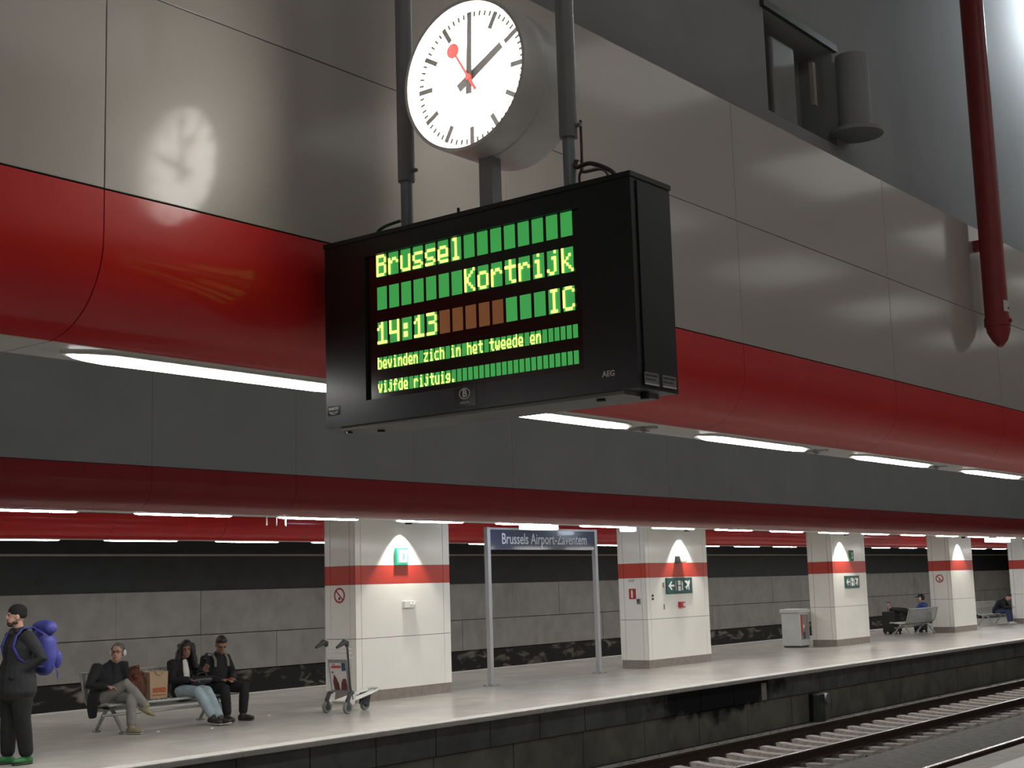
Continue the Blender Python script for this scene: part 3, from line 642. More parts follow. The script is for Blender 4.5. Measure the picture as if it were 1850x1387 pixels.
# ------------------------------------------------------------------ signs on the pillars
def no_smoking(x, y, z, label):
    t = thing('no_smoking_sign', (x, y, z-.13), label, 'sign'); seg = 32
    def ringm(r0, r1, mat, nm, xo):
        vs = [(x-xo, y+r*math.cos(2*pi*k/seg), z+r*math.sin(2*pi*k/seg)) for r in (r0, r1) for k in range(seg)]
        vs += [(x-xo+.002, q[1], q[2]) for q in vs]
        MB().add(vs, [(k, (k+1) % seg, seg+(k+1) % seg, seg+k) for k in range(seg)]+[(seg+k, seg+(k+1) % seg, 3*seg+(k+1) % seg, 3*seg+k) for k in range(seg)]).build(nm, mat, t)
    MB().lathe([(0, x-.003), (.125, x-.003), (.125, x)], 32, (0, y, z), 'x').build('plate', 'signwhite', t)
    ringm(.095, .125, 'signred', 'ring', .006)
    d = V((0, -.7071, -.7071)); p = V((0, -.7071, .7071)); c0 = V((x-.006, y, z))
    q = [c0-d*.1-p*.012, c0-d*.1+p*.012, c0+d*.1+p*.012, c0+d*.1-p*.012]
    MB().add(q+[a+V((.002, 0, 0)) for a in q], [(0,1,2,3),(7,6,5,4),(0,4,5,1),(1,5,6,2),(2,6,7,3),(3,7,4,0)]).build('slash', 'signred', t)
    MB().box((x-.005, y-.012, z-.075), (x-.003, y+.022, z-.03)).build('cigarette', 'mark', t)
no_smoking(16.29, 16.36, 1.71, 'round red no-smoking sign on the pillar behind the trolley')
no_smoking(42.15, 16.37, 1.64, 'round red no-smoking sign on the far pillar beyond the reclining person')
def flat(name, poly, y, mat, parent, th=.003):
    return MB().prism(poly, y-th, y, 'y').build(name, mat, parent)
# green exit sign boxes
def exit_sign(x0, x1, z0, z1, label, lit):
    t = thing('exit_sign', ((x0+x1)/2, 15.975, z0), label, 'sign')
    MB().cham((x0, 15.95, z0), (x1, 16.0, z1), .012).build('case', 'exitgreen' if lit else 'exitgreen_off', t)
    w_, h_ = x1-x0, z1-z0
    if lit:
        MB().cham((x0+.035, 15.944, z0+.04), (x1-.035, 15.951, z1-.04), .003).build('panel', 'signwhite', t)
        cxm, cz = (x0+x1)/2, (z0+z1)/2
        flat('pictogram', [(cxm-.02, cz+.05), (cxm+.03, cz+.045), (cxm+.045, cz), (cxm+.03, cz-.05), (cxm-.02, cz-.05), (cxm+.01, cz-.03), (cxm+.015, cz), (cxm+.01, cz+.03)], 15.943, 'exitgreen', t)
    else:
        cxm, cz = (x0+x1)/2, (z0+z1)/2
        flat('pictogram', [(cxm-.04, cz+.08), (cxm+.03, cz+.08), (cxm+.03, cz+.02), (cxm-.0, cz+.02), (cxm-.0, cz-.02), (cxm+.04, cz-.02), (cxm+.04, cz-.09), (cxm-.04, cz-.09), (cxm-.04, cz-.03), (cxm-.02, cz)], 15.948, 'signwhite', t)
exit_sign(17.23, 17.51, 2.185, 2.475, 'green emergency sign under the spotlight on the pillar by the trolley', True)
exit_sign(34.92, 35.13, 2.19, 2.47, 'narrow dark green sign above the red band on the bin pillar', False)
def arrow_sign(x0, x1, z0, z1, label):
    t = thing('direction_sign', ((x0+x1)/2, 15.98, z0), label, 'sign')
    MB().cham((x0, 15.965, z0), (x1, 16.0, z1), .006).build('panel', 'signgreen', t)
    W, Hh = x1-x0, z1-z0
    P = lambda pts: [(x0+a*W, z0+b*Hh) for a, b in pts]
    y = 15.964
    flat('arrow', P([(.06, .50), (.17, .78), (.205, .74), (.145, .565), (.29, .565), (.29, .45), (.145, .45), (.205, .27), (.17, .23)]), y, 'signwhite', t)
    flat('divider', P([(.34, .2), (.355, .2), (.355, .8), (.34, .8)]), y, 'signwhite', t)
    flat('lift_pictogram', P([(.43, .18), (.53, .18), (.53, .47), (.43, .47)]), y, 'signwhite', t)
    flat('lift_pictogram', P([(.43, .53), (.53, .53), (.53, .82), (.43, .82)]), y, 'signwhite', t)
    flat('person_pictogram', P([(.57, .20), (.585, .45), (.565, .62), (.58, .78), (.60, .78), (.625, .60), (.615, .42), (.63, .20), (.605, .20), (.60, .38), (.59, .20)]), y, 'signwhite', t)
    flat('plane_pictogram', P([(.845, .20), (.875, .24), (.865, .48), (.90, .68), (.90, .80), (.875, .84), (.835, .72), (.77, .82), (.71, .80), (.685, .74), (.795, .58), (.755, .44), (.70, .46), (.69, .40), (.745, .33), (.765, .24), (.785, .25), (.79, .37), (.83, .46)]), y, 'signwhite', t)
arrow_sign(25.69, 26.74, 1.52, 1.862, 'green sign with arrow, lift and plane on the pillar behind the name sign')
arrow_sign(34.55, 35.42, 1.475, 1.80, 'green sign with arrow, lift and plane on the bin pillar')
# smaller fittings
t = thing('double_socket', (17.53, 15.96, 1.47), 'white twin socket box on the front of the trolley pillar', 'socket')
MB().cham((17.39, 15.93, 1.47), (17.68, 16.0, 1.585), .008).build('box', 'signwhite', t)
for x in (17.55, 17.63): MB().lathe([(0, 15.915), (.028, 15.915), (.032, 15.93)], 14, (x, 0, 1.527), 'y').build('outlet', 'white', t, smooth=True)
t = thing('small_monitor', (26.26, 15.95, 2.185), 'small dark sloping monitor box above the arrow sign', 'monitor')
MB().prism([(15.86, 2.19), (16.0, 2.185), (16.0, 2.325), (15.90, 2.325)], 26.13, 26.40, 'x').build('case', 'darkgrey', t)
MB().add([(26.15, 15.858, 2.20), (26.38, 15.858, 2.20), (26.38, 15.894, 2.315), (26.15, 15.894, 2.315)], [(0, 1, 2, 3)]).build('screen', 'midgrey', t)
t = thing('alarm_call_point', (26.27, 15.96, 1.22), 'small red alarm box below the green arrow sign', 'alarm')
MB().cham((26.17, 15.93, 1.22), (26.36, 16.0, 1.345), .008).build('box', 'signred', t)
MB().box((26.27, 15.925, 1.245), (26.345, 15.93, 1.32)).build('window', 'label', t)
t = thing('extinguisher_sign', (24.93, 16.36, 1.44), 'red square fire extinguisher sign on the pillar side', 'sign')
MB().box((24.930, 16.27, 1.44), (24.938, 16.44, 1.655)).build('panel', 'signred', t)
MB().prism([(16.385, 1.47), (16.385, 1.60), (16.37, 1.63), (16.36, 1.635), (16.355, 1.615), (16.345, 1.60), (16.345, 1.47)], 24.927, 24.93, 'x').build('pictogram', 'signwhite', t)
t = thing('key_switch', (24.92, 16.2, 1.33), 'small dark key switch beside the fire extinguisher sign', 'switch')
MB().cham((24.91, 16.16, 1.33), (24.94, 16.245, 1.445), .01).build('box', 'midgrey', t)
MB().box((24.905, 16.175, 1.365), (24.912, 16.23, 1.43)).build('face', 'darkgrey', t)
o = place_text('door_lettering', text_mesh('door_lettering', 'DGP', .075, 1.0, .0008), 'darkgrey', None, (24.938, 16.37, 1.82), (0, -1, 0)); tag(o, 'small dark letters above the fire extinguisher sign', 'lettering')
t = thing('panel_lock', (25.15, 15.99, 1.40), 'dark round lock on the pillar front panel', 'lock')
for z in (1.43, 1.50): MB().lathe([(0, 15.975), (.022, 15.975), (.026, 16.0)], 12, (25.15, 0, z), 'y').build('keyhole', 'darkgrey', t, smooth=True)
t = thing('hatch_hinges', (25.59, 15.99, 1.20), 'pair of small grey hinges on the front of the name sign pillar', 'hinges')
for z in (1.66, 1.20): MB().cham((25.58, 15.985, z), (25.605, 16.0, z+.11), .004).build('hinge', 'midgrey', t)

# ------------------------------------------------------------------ lit boxes under the island ceiling
def lit_box(x0, x1, y, z0, z1, label):
    t = thing('lit_box', ((x0+x1)/2, y, z0), label, 'light box')
    MB().cham((x0, y-.10, z0), (x1, y+.10, z1), .015).build('diffuser', 'bluebox', t)
    MB().box((x0-.01, y-.11, z1), (x1+.01, y+.11, z1+.03)).build('lid', 'midgrey', t)
    for x in (x0+.1, x1-.1): MB().tube([(x, y, z1+.03), (x, y, 3.296)], .008, 8).build('rod', 'midgrey', t)
lit_box(19.74, 20.66, 15.2, 2.775, 2.92, 'glowing bluish white box hanging over the station name sign')
lit_box(23.42, 23.72, 15.5, 2.80, 2.925, 'small glowing box hanging before the extinguisher sign pillar')
lit_box(45.3, 47.2, 15.9, 2.76, 2.88, 'long bluish glowing box hanging between the last pillars')

# ================================================================== STATION NAME SIGN
sy = 16.3
ssn = thing('station_name_sign', (21.8, sy, 0), 'dark blue station name sign on two grey posts', 'sign')
for x in (20.06, 23.52):
    MB().cham((x-.045, sy-.045, .012), (x+.045, sy+.045, 2.875), .01).build('post', 'signframe', ssn)
    ft = MB().box((x-.11, sy-.11, 0), (x+.11, sy+.11, .014)).build('base_plate', 'midgrey', ssn)
    for a in (-.08, .08):
        for b in (-.08, .08): MB().lathe([(0, .03), (.012, .03), (.012, .012)], 8, (x+a, sy+b, 0)).build('bolt', 'midgrey', ft)
MB().box((20.105, sy-.03, 2.46), (23.475, sy+.03, 2.83)).build('panel', 'signblue', ssn)
MB().box((20.105, sy-.04, 2.83), (23.475, sy+.04, 2.868)).build('top_rail', 'signframe', ssn)
tm = text_mesh('lettering', 'Brussels Airport-Zaventem', .29, 1.0, .001, bold=.002)
xs = [q.co.x for q in tm.vertices]; sx = 2.74/(max(xs)-min(xs))
for q in tm.vertices: q.co.x *= sx
place_text('lettering', tm, 'signtext', ssn, (21.83, sy-.0315, 2.655), (1, 0, 0))

# ================================================================== LITTER BIN
bn = thing('litter_bin', (33.62, 16.95, 0), 'pale grey square litter bin with lid beside a pillar', 'bin')
bx0, bx1, by0, by1 = 33.35, 33.88, 16.75, 17.28
MB().cham((bx0, by0, .04), (bx1, by1, .88), .02).build('body', 'bin', bn)
MB().box((bx0+.03, by0+.03, 0), (bx1-.03, by1-.03, .045)).build('foot', 'darkgrey', bn)
MB().cham((bx0-.03, by0-.03, .88), (bx1+.03, by1+.03, .985), .025).build('lid', 'bin', bn)
MB().box((bx0+.05, by0-.006, .20), (bx1-.05, by0, .84)).build('poster', 'plinth', bn)
MB().box((bx0+.05, by0-.008, .30), (bx0+.13, by0-.006, .84)).build('poster_band', 'signred', bn)
MB().box((bx0+.17, by0-.008, .50), (bx0+.23, by0-.006, .58)).build('poster_mark', 'signwhite', bn)
MB().box((bx0+.15, by0-.008, .22), (bx0+.28, by0-.006, .40)).build('poster_mark', 'poster_blue', bn)

# ================================================================== LUGGAGE TROLLEY
tx, ty = 14.86, 15.0
tr_ = thing('luggage_trolley', (tx, ty, 0), 'aluminium luggage trolley with an advert panel before a pillar', 'trolley')
for sy_ in (-.215, .215):
    y = ty+sy_
    MB().tube([(tx+.10, y, .20), (tx+.055, y, .40), (tx+.005, y, .98)], .016, 12).build('upright', 'rubber' if sy_ < 0 else 'white_tube', tr_, smooth=True)
    g_ = MB().tube([(tx+.005, y, .97), (tx-.005, y, 1.02), (tx-.06, y-.0, 1.035), (tx-.15, y, .99), (tx-.21, y, .965)], [.028, .042, .042, .028, .020], 12).build('grip', 'rubber', tr_, smooth=True)
    wl = MB().lathe([(.045, -.022), (.08, -.022), (.088, -.012), (.088, .012), (.08, .022), (.045, .022)], 24, (tx+.0, y, .088), 'y').build('wheel', 'tyre', tr_, smooth=True)
    MB().lathe([(0, -.026), (.05, -.024), (.05, .024), (0, .026)], 18, (tx+.0, y, .088), 'y').build('hub', 'rubber', wl, smooth=True)
    MB().tube([(tx, y, .088), (tx-.0, y, .19), (tx+.05, y, .285), (tx+.11, y, .30)], [.03, .034, .032, .028], 10).build('fork', 'rubber', tr_, smooth=True)
    MB().prism([(tx+.03, .11), (tx+.14, .14), (tx+.17, .30), (tx+.05, .28)], y-.012, y+.012, 'y').build('side_plate', 'white_tube', tr_)
for sy_ in (-.16,  .16):
    y = ty+sy_*.6
    MB().tube([(tx+.10, ty+sy_, .16), (tx+.72, ty+sy_*.8, .29), (tx+.80, ty+sy_*.55, .305), (tx+.82, ty, .305)], .021, 10).build('deck_tube', 'white_tube', tr_, smooth=True)
    MB().tube([(tx+.10, ty+sy_*.5, .16), (tx+.70, ty+sy_*.42, .285)], .019, 10).build('deck_tube', 'white_tube', tr_, smooth=True)
MB().tube([(tx+.10, ty-.2, .165), (tx+.10, ty+.2, .165)], .016, 10).build('cross_tube', 'white_tube', tr_, smooth=True)
MB().tube([(tx+.70, ty-.13, .27), (tx+.70, ty+.13, .27)], .013, 10).build('cross_tube', 'white_tube', tr_, smooth=True)
wl = MB().lathe([(.04, -.025), (.078, -.025), (.085, -.012), (.085, .012), (.078, .025), (.04, .025)], 24, (tx+.58, ty, .085), 'y').build('wheel', 'tyre', tr_, smooth=True)
MB().lathe([(0, -.028), (.045, -.026), (.045, .026), (0, .028)], 18, (tx+.58, ty, .085), 'y').build('hub', 'rubber', wl, smooth=True)
MB().prism([(tx+.50, .10), (tx+.62, .07), (tx+.68, .27), (tx+.52, .26)], ty-.045, ty-.03, 'y').build('caster_fork', 'rubber', tr_)
MB().prism([(tx+.50, .10), (tx+.62, .07), (tx+.68, .27), (tx+.52, .26)], ty+.03, ty+.045, 'y').build('caster_fork', 'rubber', tr_)
# advert panel (leans with the uprights)
def lean(x, z): return tx+.088-.085*(z-.30)/.62+x
def tilt(poly, off, mat, name, th=.004):
    """poly in (across -Y, z) on the leaning panel"""
    fr_ = [V((lean(-off, z), ty-a, z)) for a, z in poly]; n_ = len(fr_)
    bk = [q+V((th, 0, 0)) for q in fr_]
    return MB().add(fr_+bk, [tuple(range(n_))[::-1], tuple(range(n_, 2*n_))]+[(i, (i+1) % n_, n_+(i+1) % n_, n_+i) for i in range(n_)]).build(name, mat, tr_)
tilt([(-.19, .30), (.19, .30), (.19, .78), (-.19, .78)], .018, 'midgrey', 'panel_frame', .012)
tilt([(-.165, .335), (.165, .335), (.165, .73), (-.165, .73)], .024, 'poster', 'poster')
tilt([(.085, .73), (.165, .73), (.165, .62), (.085, .61)], .028, 'poster_blue', 'poster_print')
random.seed(3)
for i in range(9): tilt([(-.125+.022*i, .655+random.uniform(-.004, .004)), (-.107+.022*i, .655), (-.107+.022*i, .69+random.uniform(-.006, .006)), (-.125+.022*i, .69)], .028, 'poster_red', 'poster_print')
tilt([(-.10, .705), (-.05, .705), (-.05, .715), (-.10, .715)], .028, 'darkgrey', 'poster_print')
tilt([(-.10, .335), (-.12, .45), (-.085, .56), (-.04, .50), (.0, .42), (.01, .335)], .028, 'poster_brown', 'poster_print')
tilt([(.03, .335), (.05, .44), (.09, .50), (.15, .50), (.165, .40), (.165, .335)], .028, 'poster_brown', 'poster_print')
tilt([(-.14, .60), (-.09, .60), (-.09, .585), (-.14, .585)], .028, 'poster_brown', 'poster_print')
# wire basket
for z in (.80, .87, .93):
    MB().tube([(lean(-.0, z), ty-.19, z), (lean(.13, z), ty-.18, z), (lean(.13, z), ty+.18, z), (lean(0, z), ty+.19, z), (lean(0, z), ty-.19, z)], .005, 6).build('basket_wire', 'white_tube', tr_)
for i in range(8):
    a = -.17+.34*i/7; MB().tube([(lean(.0, .93), ty+a, .93), (lean(.0, .80), ty+a, .80), (lean(.13, .80), ty+a, .80), (lean(.13, .93), ty+a, .93)], .004, 6).build('basket_wire', 'white_tube', tr_)

# ================================================================== BENCHES
def bench_master():
    t = thing('bench', (0, 0, 0), 'x', 'bench', 'slatted grey metal benches')
    prof = [(a_, b_-.03) for a_, b_ in [(.27, .405), (.25, .425), (.20, .425), (.05, .395), (-.10, .385), (-.19, .40), (-.25, .46), (-.29, .58), (-.335, .74), (-.355, .80), (-.375, .815)]]
    n = 28; L = 2.2
    sm_ = MB(); N = len(prof); wd = .046
    vs = [(xx, p[0], p[1]+dz) for dz in (0, -.012) for xx in (0, wd) for p in prof]
    fs = [(j, j+1, N+j+1, N+j) for j in range(N-1)]+[(2*N+j, 3*N+j, 3*N+j+1, 2*N+j+1) for j in range(N-1)]
    fs += [(j, 2*N+j, 2*N+j+1, j+1) for j in range(N-1)]+[(N+j, N+j+1, 3*N+j+1, 3*N+j) for j in range(N-1)]
    sme = sm_.add(vs, fs).mesh('slat', 'bench', smooth=40)
    for i in range(n): inst('slat', sme, t, (-L/2+L*i/n+.008, 0, 0))
    for y, z, r in ((.265, .375, .018), (-.365, .78, .018), (-.05, .315, .035), (.12, .24, .018)):
        MB().tube([(-L/2, y, z), (L/2, y, z)], r, 12).local('rail', 'bench', t, smooth=True)
    for sx_ in (-.88, .88):
        lg = MB().tube([(sx_, .02, .33), (sx_, .14, .19), (sx_, .28, .02)], [.03, .026, .022], 10).local('leg', 'bench', t, smooth=True)
        MB().tube([(sx_, -.06, .33), (sx_, -.17, .19), (sx_, -.30, .02)], [.03, .026, .022], 10).local('leg', 'bench', t, smooth=True)
        MB().box((sx_-.04, .25, 0), (sx_+.04, .33, .022)).local('foot', 'bench', t); MB().box((sx_-.04, -.34, 0), (sx_+.04, -.26, .022)).local('foot', 'bench', t)
    for sx_ in (-L/2, L/2):
        MB().tube([(sx_, p[0], p[1]) for p in prof], .016, 8).local('side_rim', 'bench', t, smooth=True)
    return t
bench1 = bench_master(); bench2 = copy_tree(bench1); bench3 = copy_tree(bench1)
for b_, x, y, rz, l_ in ((bench1, 12.5, 16.0, pi, 'grey slatted bench with three seated people and bags'), (bench2, 40.9, 16.8, 0, 'grey slatted bench with the person resting feet on luggage'), (bench3, 48.6, 17.0, pi, 'grey slatted bench with one hunched person in dark jacket')):
    b_.location = (x, y, 0); b_.rotation_euler = (0, 0, rz); b_['label'] = l_

# ================================================================== PEOPLE
def fuse(name, mb, voxel, mat, parent, smooth=3, label=None):
    """one continuous skin over overlapping closed shapes"""
    me = mb.mesh(name, None); o = bpy.data.objects.new(name, me); COL.objects.link(o)
    r = o.modifiers.new('r', 'REMESH'); r.mode = 'VOXEL'; r.voxel_size = voxel
    q = o.modifiers.new('s', 'SMOOTH'); q.factor = .5; q.iterations = smooth
    dg = bpy.context.evaluated_depsgraph_get(); me2 = bpy.data.meshes.new_from_object(o.evaluated_get(dg))
    o.modifiers.clear(); o.data = me2; bpy.data.meshes.remove(me); me2.name = name
    me2.materials.clear(); me2.materials.append(M[mat]); me2.polygons.foreach_set('use_smooth', [True]*len(me2.polygons))
    o.parent = parent
    if label: o['label'] = label
    return o
def hand(mb, wr, d, nrm, side, curl=.5):
    """palm and five bent fingers; d along the hand, nrm out of the palm, side = +1 thumb towards d x nrm"""
    d = V(d).normalized(); nrm = V(nrm); nrm = (nrm-d*nrm.dot(d)).normalized(); a = d.cross(nrm)*side; wr = V(wr)
    R = Matrix((a, d, nrm)).transposed()
    mb.ell(wr+d*.05, (.041, .054, .017), R)
    for k, (off, ln) in enumerate(((.030, .072), (.010, .080), (-.010, .074), (-.029, .058))):
        p0 = wr+d*.085+a*off; p1 = p0+(d*math.cos(curl*.6)+nrm*math.sin(curl*.6))*ln*.45
        p2 = p1+(d*math.cos(curl*1.5)+nrm*math.sin(curl*1.5))*ln*.35; p3 = p2+(d*math.cos(curl*2.2)+nrm*math.sin(curl*2.2))*ln*.25
        mb.loft([p0, p1, p2, p3], [.0095, .009, .0085, .0075], a, 8)
    t0 = wr+d*.025+a*.032; t1 = t0+(d*.7+a*.6+nrm*.3).normalized()*.035; t2 = t1+(d*.95+a*.15+nrm*.3).normalized()*.03
    mb.loft([t0, t1, t2], [.012, .0105, .009], nrm, 8)
def shoe(parent, an, toe, mat, length=.27, sole='sole', name='shoe'):
    an = V(an); d = V(toe).normalized(); upv = V((0, 0, 1)); a = d.cross(upv).normalized(); upv = a.cross(d).normalized()
    c0 = an-upv*.055-d*.05
    mb = MB(); mb.loft([c0-d*.0, c0+d*.08, c0+d*.16, c0+d*(length-.06)], [(.038, .042), (.042, .046), (.046, .034), (.040, .024)], a, 12)
    mb.loft([an+upv*.02, an-upv*.05], [.047, .046], a, 12)
    o = fuse(name, mb, .009, mat, parent, 2)
    sm_ = MB(); sm_.loft([c0-d*.01-upv*.034, c0+d*.08-upv*.034, c0+d*.16-upv*.034, c0+d*(length-.055)-upv*.028], [(.040, .012), (.042, .012), (.049, .012), (.042, .010)], a, 12)
    fuse('sole', sm_, .008, sole, o, 1)
    return o
def person(loc, rz, label, J, skin='skin', jacket='cloth_black', trousers='cloth_black', shoes='shoe_dark', sole='sole', hem=None, fat=1.0, voxel=.0075, hair=None, hair_mat='hair_black', group=None, leg_w=1.0, curl=(.5, .5), barefoot=False, upper=None):
    t = thing('person', (loc[0], loc[1], 0), label, 'person', group, rz)
    J = {k: V(q) for k, q in J.items()}
    X = V((1, 0, 0))
    lat = (J['sr']-J['sl']).normalized(); lath = (J['hr']-J['hl']).normalized()
    mid = (J['pel']+J['chest'])/2
    head = J['head']; lk = J['look'].normalized(); hx = lk.cross(V((0, 0, 1))).normalized(); hz = hx.cross(lk).normalized()
    HR = Matrix((hx, lk, hz)).transposed(); H = lambda p: head+HR @ V(p)
    # continuous body
    b = MB()
    b.loft([J['pel']-V((0, 0, .02)), mid, J['chest'], J['chest'].lerp(J['neck'], .45)], [(.14*fat, .095*fat), (.125*fat, .085*fat), (.145*fat, .09*fat), (.095, .065)], lat)
    b.loft([J['chest'].lerp(J['neck'], .45), J['neck'], H((0, -.015, -.04))], [.058, .052, .05], lat)
    b.ell(H((0, -.01, .028)), (.076, .097, .095), HR, 16, 12); b.ell(H((0, .02, -.04)), (.058, .072, .078), HR, 16, 12)
    b.ell(H((0, .05, -.085)), (.034, .036, .028), HR); b.ell(H((0, .092, -.002)), (.012, .018, .026), HR, 10, 8); b.ell(H((0, .103, -.018)), (.016, .016, .012), HR, 10, 8)
    b.ell(H((0, .075, .035)), (.055, .022, .012), HR)
    for sx_ in (-1, 1): b.ell(H((.077*sx_, -.012, -.008)), (.012, .022, .032), HR, 10, 8)
    for q, sd in (('r', 1), ('l', -1)):
        b.loft([J['s'+q], J['e'+q], J['w'+q]], [.048, .04, .027], X, 10)
        b.loft([J['h'+q], J['k'+q], J['a'+q]], [.075, .052, .036], lath, 12)
        hd = J.get('d'+q, J['w'+q]-J['e'+q]); hand(b, J['w'+q], hd, J.get('n'+q, V((0, 0, -1))), J.get('t'+q, V((-sd, 0, 0))).x, curl[0 if q == 'r' else 1])
        if barefoot:
            d = J['f'+q].normalized(); b.loft([J['a'+q]-d*.03-V((0, .02, 0)), J['a'+q]+d*.08, J['a'+q]+d*.18], [(.035, .04), (.042, .03), (.044, .016)], lath, 10)
    fuse('body', b, voxel, skin, t, 2)
    # face
    for sx_ in (-1, 1):
        MB().ell(H((.031*sx_, .083, .012)), (.010, .007, .006), HR, 10, 8).local('eye', 'mark', t, smooth=True)
        MB().ell(H((.032*sx_, .092, .036)), (.019, .005, .004), HR, 10, 6).local('eyebrow', hair_mat, t, smooth=True)
    MB().ell(H((0, .090, -.058)), (.024, .008, .007), HR, 10, 6).local('mouth', 'lip', t, smooth=True)
    # clothes
    jk = MB()
    low = [V(q) for q in hem[0]] if hem else [J['pel']-V((0, 0, .03))]
    lr = hem[1] if hem else [(.175*fat, .13*fat)]
    jk.loft(low+[mid, J['chest'], J['chest'].lerp(J['neck'], .62)], lr+[(.165*fat, .125*fat), (.19*fat, .13*fat), (.13, .09)], lat, 18)
    jk.loft([J['chest'].lerp(J['neck'], .75), J['neck']+V((0, 0, .0))], [(.085, .075), (.066, .062)], lat, 14)
    for q in 'rl':
        jk.ell(J['s'+q]-(J['s'+q]-J['chest'])*.08, (.08, .08, .075))
        jk.loft([J['chest'].lerp(J['s'+q], .55)+V((0, 0, .03)), J['s'+q], J['s'+q].lerp(J['e'+q], .5), J['e'+q], J['e'+q].lerp(J['w'+q], .5), J['w'+q].lerp(J['e'+q], .06)], [.075, .078, .072, .064, .056, .047], X, 12)
    fuse('jacket', jk, .012, jacket, t, 3)
    if upper:
        u = MB(); f_ = V((0, 1, 0)); u.loft([mid+f_*.10, J['chest']+f_*.095, J['chest'].lerp(J['neck'], .8)+f_*.05], [(.055, .045), (.06, .05), (.045, .04)], lat, 12)
        fuse('shirt', u, .010, upper, t, 2)
    tr = MB(); tr.loft([J['pel']+V((0, 0, .06)), J['pel']-V((0, 0, .03))], [(.155*fat, .115*fat), (.165*fat, .125*fat)], lath, 14)
    for q in 'rl':
        hh, kk, aa = J['h'+q], J['k'+q], J['a'+q]
        tr.loft([hh, hh.lerp(kk, .5), kk, kk.lerp(aa, .35), kk.lerp(aa, .92)], [.098*leg_w, .09*leg_w, .072*leg_w, .07*leg_w, .06*leg_w], lath, 14)
    fuse('trousers', tr, .012, trousers, t, 3)
    if not barefoot:
        for q in 'rl': shoe(t, J['a'+q], J['f'+q], shoes, sole=sole)
    if hair: hair(t, H, HR, hair_mat)
    return t, H, HR
def short_hair(t, H, HR, mat, top=.012):
    h = MB(); h.ell(H((0, -.024, .055)), (.083, .094, .083), HR, 16, 12); h.ell(H((0, -.045, .005)), (.08, .068, .07), HR, 14, 10)
    h.ell(H((0, .03, .10)), (.06, .05, .03+top), HR); fuse('hair', h, .009, mat, t, 2)
def long_hair(t, H, HR, mat):
    h = MB(); h.ell(H((0, -.02, .05)), (.088, .102, .088), HR, 16, 12)
    for sx_ in (-1, 1):
        h.loft([H((.055*sx_, -.0, .06)), H((.09*sx_, -.005, -.04)), H((.115*sx_, .01, -.15)), H((.125*sx_, .03, -.25))], [(.045, .06), (.04, .07), (.05, .07), (.035, .05)], HR @ V((1, 0, 0)))
    h.loft([H((0, -.06, .03)), H((0, -.09, -.1)), H((0, -.10, -.25))], [(.09, .06), (.11, .06), (.11, .045)], HR @ V((1, 0, 0)))
    for i in range(26):
        sx_ = 1 if i % 2 else -1; z_ = .06-.013*i; h.ell(H((sx_*(.085+.002*i+random.uniform(-.01, .012)), random.uniform(-.05, .03), z_)), (.034, .04, .035), HR, 8, 6)
    fuse('hair', h, .010, mat, t, 1)
def grey_hair(t, H, HR, mat):
    h = MB(); h.ell(H((0, -.022, .046)), (.084, .096, .090), HR, 16, 12); h.ell(H((0, -.04, .0)), (.083, .075, .06), HR, 14, 10); fuse('hair', h, .009, mat, t, 2)
def headphones(t, H, HR, band, cup):
    pts = [H((.092*math.cos(a), -.005, .005+.118*math.sin(a))) for a in [pi*k/14 for k in range(15)]]
    hp = MB().tube(pts, .009, 8).local('headphones', band, t, smooth=True)
    for sx_ in (-1, 1): MB().ell(H((.092*sx_, -.005, -.005)), (.022, .036, .042), HR, 14, 10).local('ear_cup', cup, hp, smooth=True)

# --- standing traveller with blue rucksack, facing along -X
rz0 = math.atan2(1, .1)
t, H, HR = person((8.96, 14.01), rz0, 'person in black beanie and dark jacket standing with a rucksack on', dict(pel=(0, 0, .93), chest=(0, .0, 1.27), neck=(0, -.0, 1.46), head=(0, .035, 1.60), look=(.45, .9, .04),
    sr=(.20, -.01, 1.38), er=(.27, -.02, 1.12), wr=(.235, .10, .92), sl=(-.20, -.01, 1.38), el=(-.31, -.12, 1.14), wl=(-.155, .05, 1.0), dl=(.35, .1, -1), nl=(1, 0, 0), hr=(.09, 0, .90), kr=(.11, .04, .50), ar=(.11, .05, .10), hl=(-.09, 0, .90), kl=(-.11, -.0, .50), al=(-.11, -.06, .10), fr=(.25, 1, 0), fl=(-.1, 1, 0)),
    jacket='cloth_char', trousers='cloth_black', shoes='shoe_green', sole='shoe_dark', hem=([(0, .0, .78), (0, .0, .95)], [(.25, .19), (.235, .18)]), leg_w=1.3, fat=1.18, voxel=.0065, hair=None, hair_mat='beard')
h = MB(); h.ell(H((0, -.012, .055)), (.084, .104, .085), HR, 18, 12); h.ell(H((0, -.03, .02)), (.083, .085, .06), HR, 16, 10); fuse('beanie', h, .008, 'cloth_black', t, 2)
h = MB(); h.ell(H((0, .048, -.082)), (.047, .050, .036), HR, 14, 10); h.ell(H((0, .012, -.065)), (.064, .055, .034), HR, 14, 10); h.ell(H((0, .086, -.043)), (.028, .013, .008), HR, 10, 8); fuse('beard', h, .007, 'beard', t, 1)
MB().tube([(-.03, .135, 1.42), (-.02, .165, 1.25), (-.02, .175, 1.02), (-.02, .185, .80)], .007, 6).local('zip', 'blackmetal', t)
MB().cham((-.16, .135, .93), (-.07, .165, .945), .004).local('pocket_flap', 'blackmetal', t)
cl = MB(); cl.loft([(-.10, -.02, 1.45), (-.06, .06, 1.44), (0, .085, 1.41), (.06, .06, 1.44), (.10, -.02, 1.45)], [.03, .032, .03, .032, .03]); fuse('collar', cl, .010, 'cloth_char', t, 2)
bp = thing('rucksack', (8.96, 14.01, 0), 'large blue rucksack on the back of the person in the beanie', 'rucksack', None, rz0)
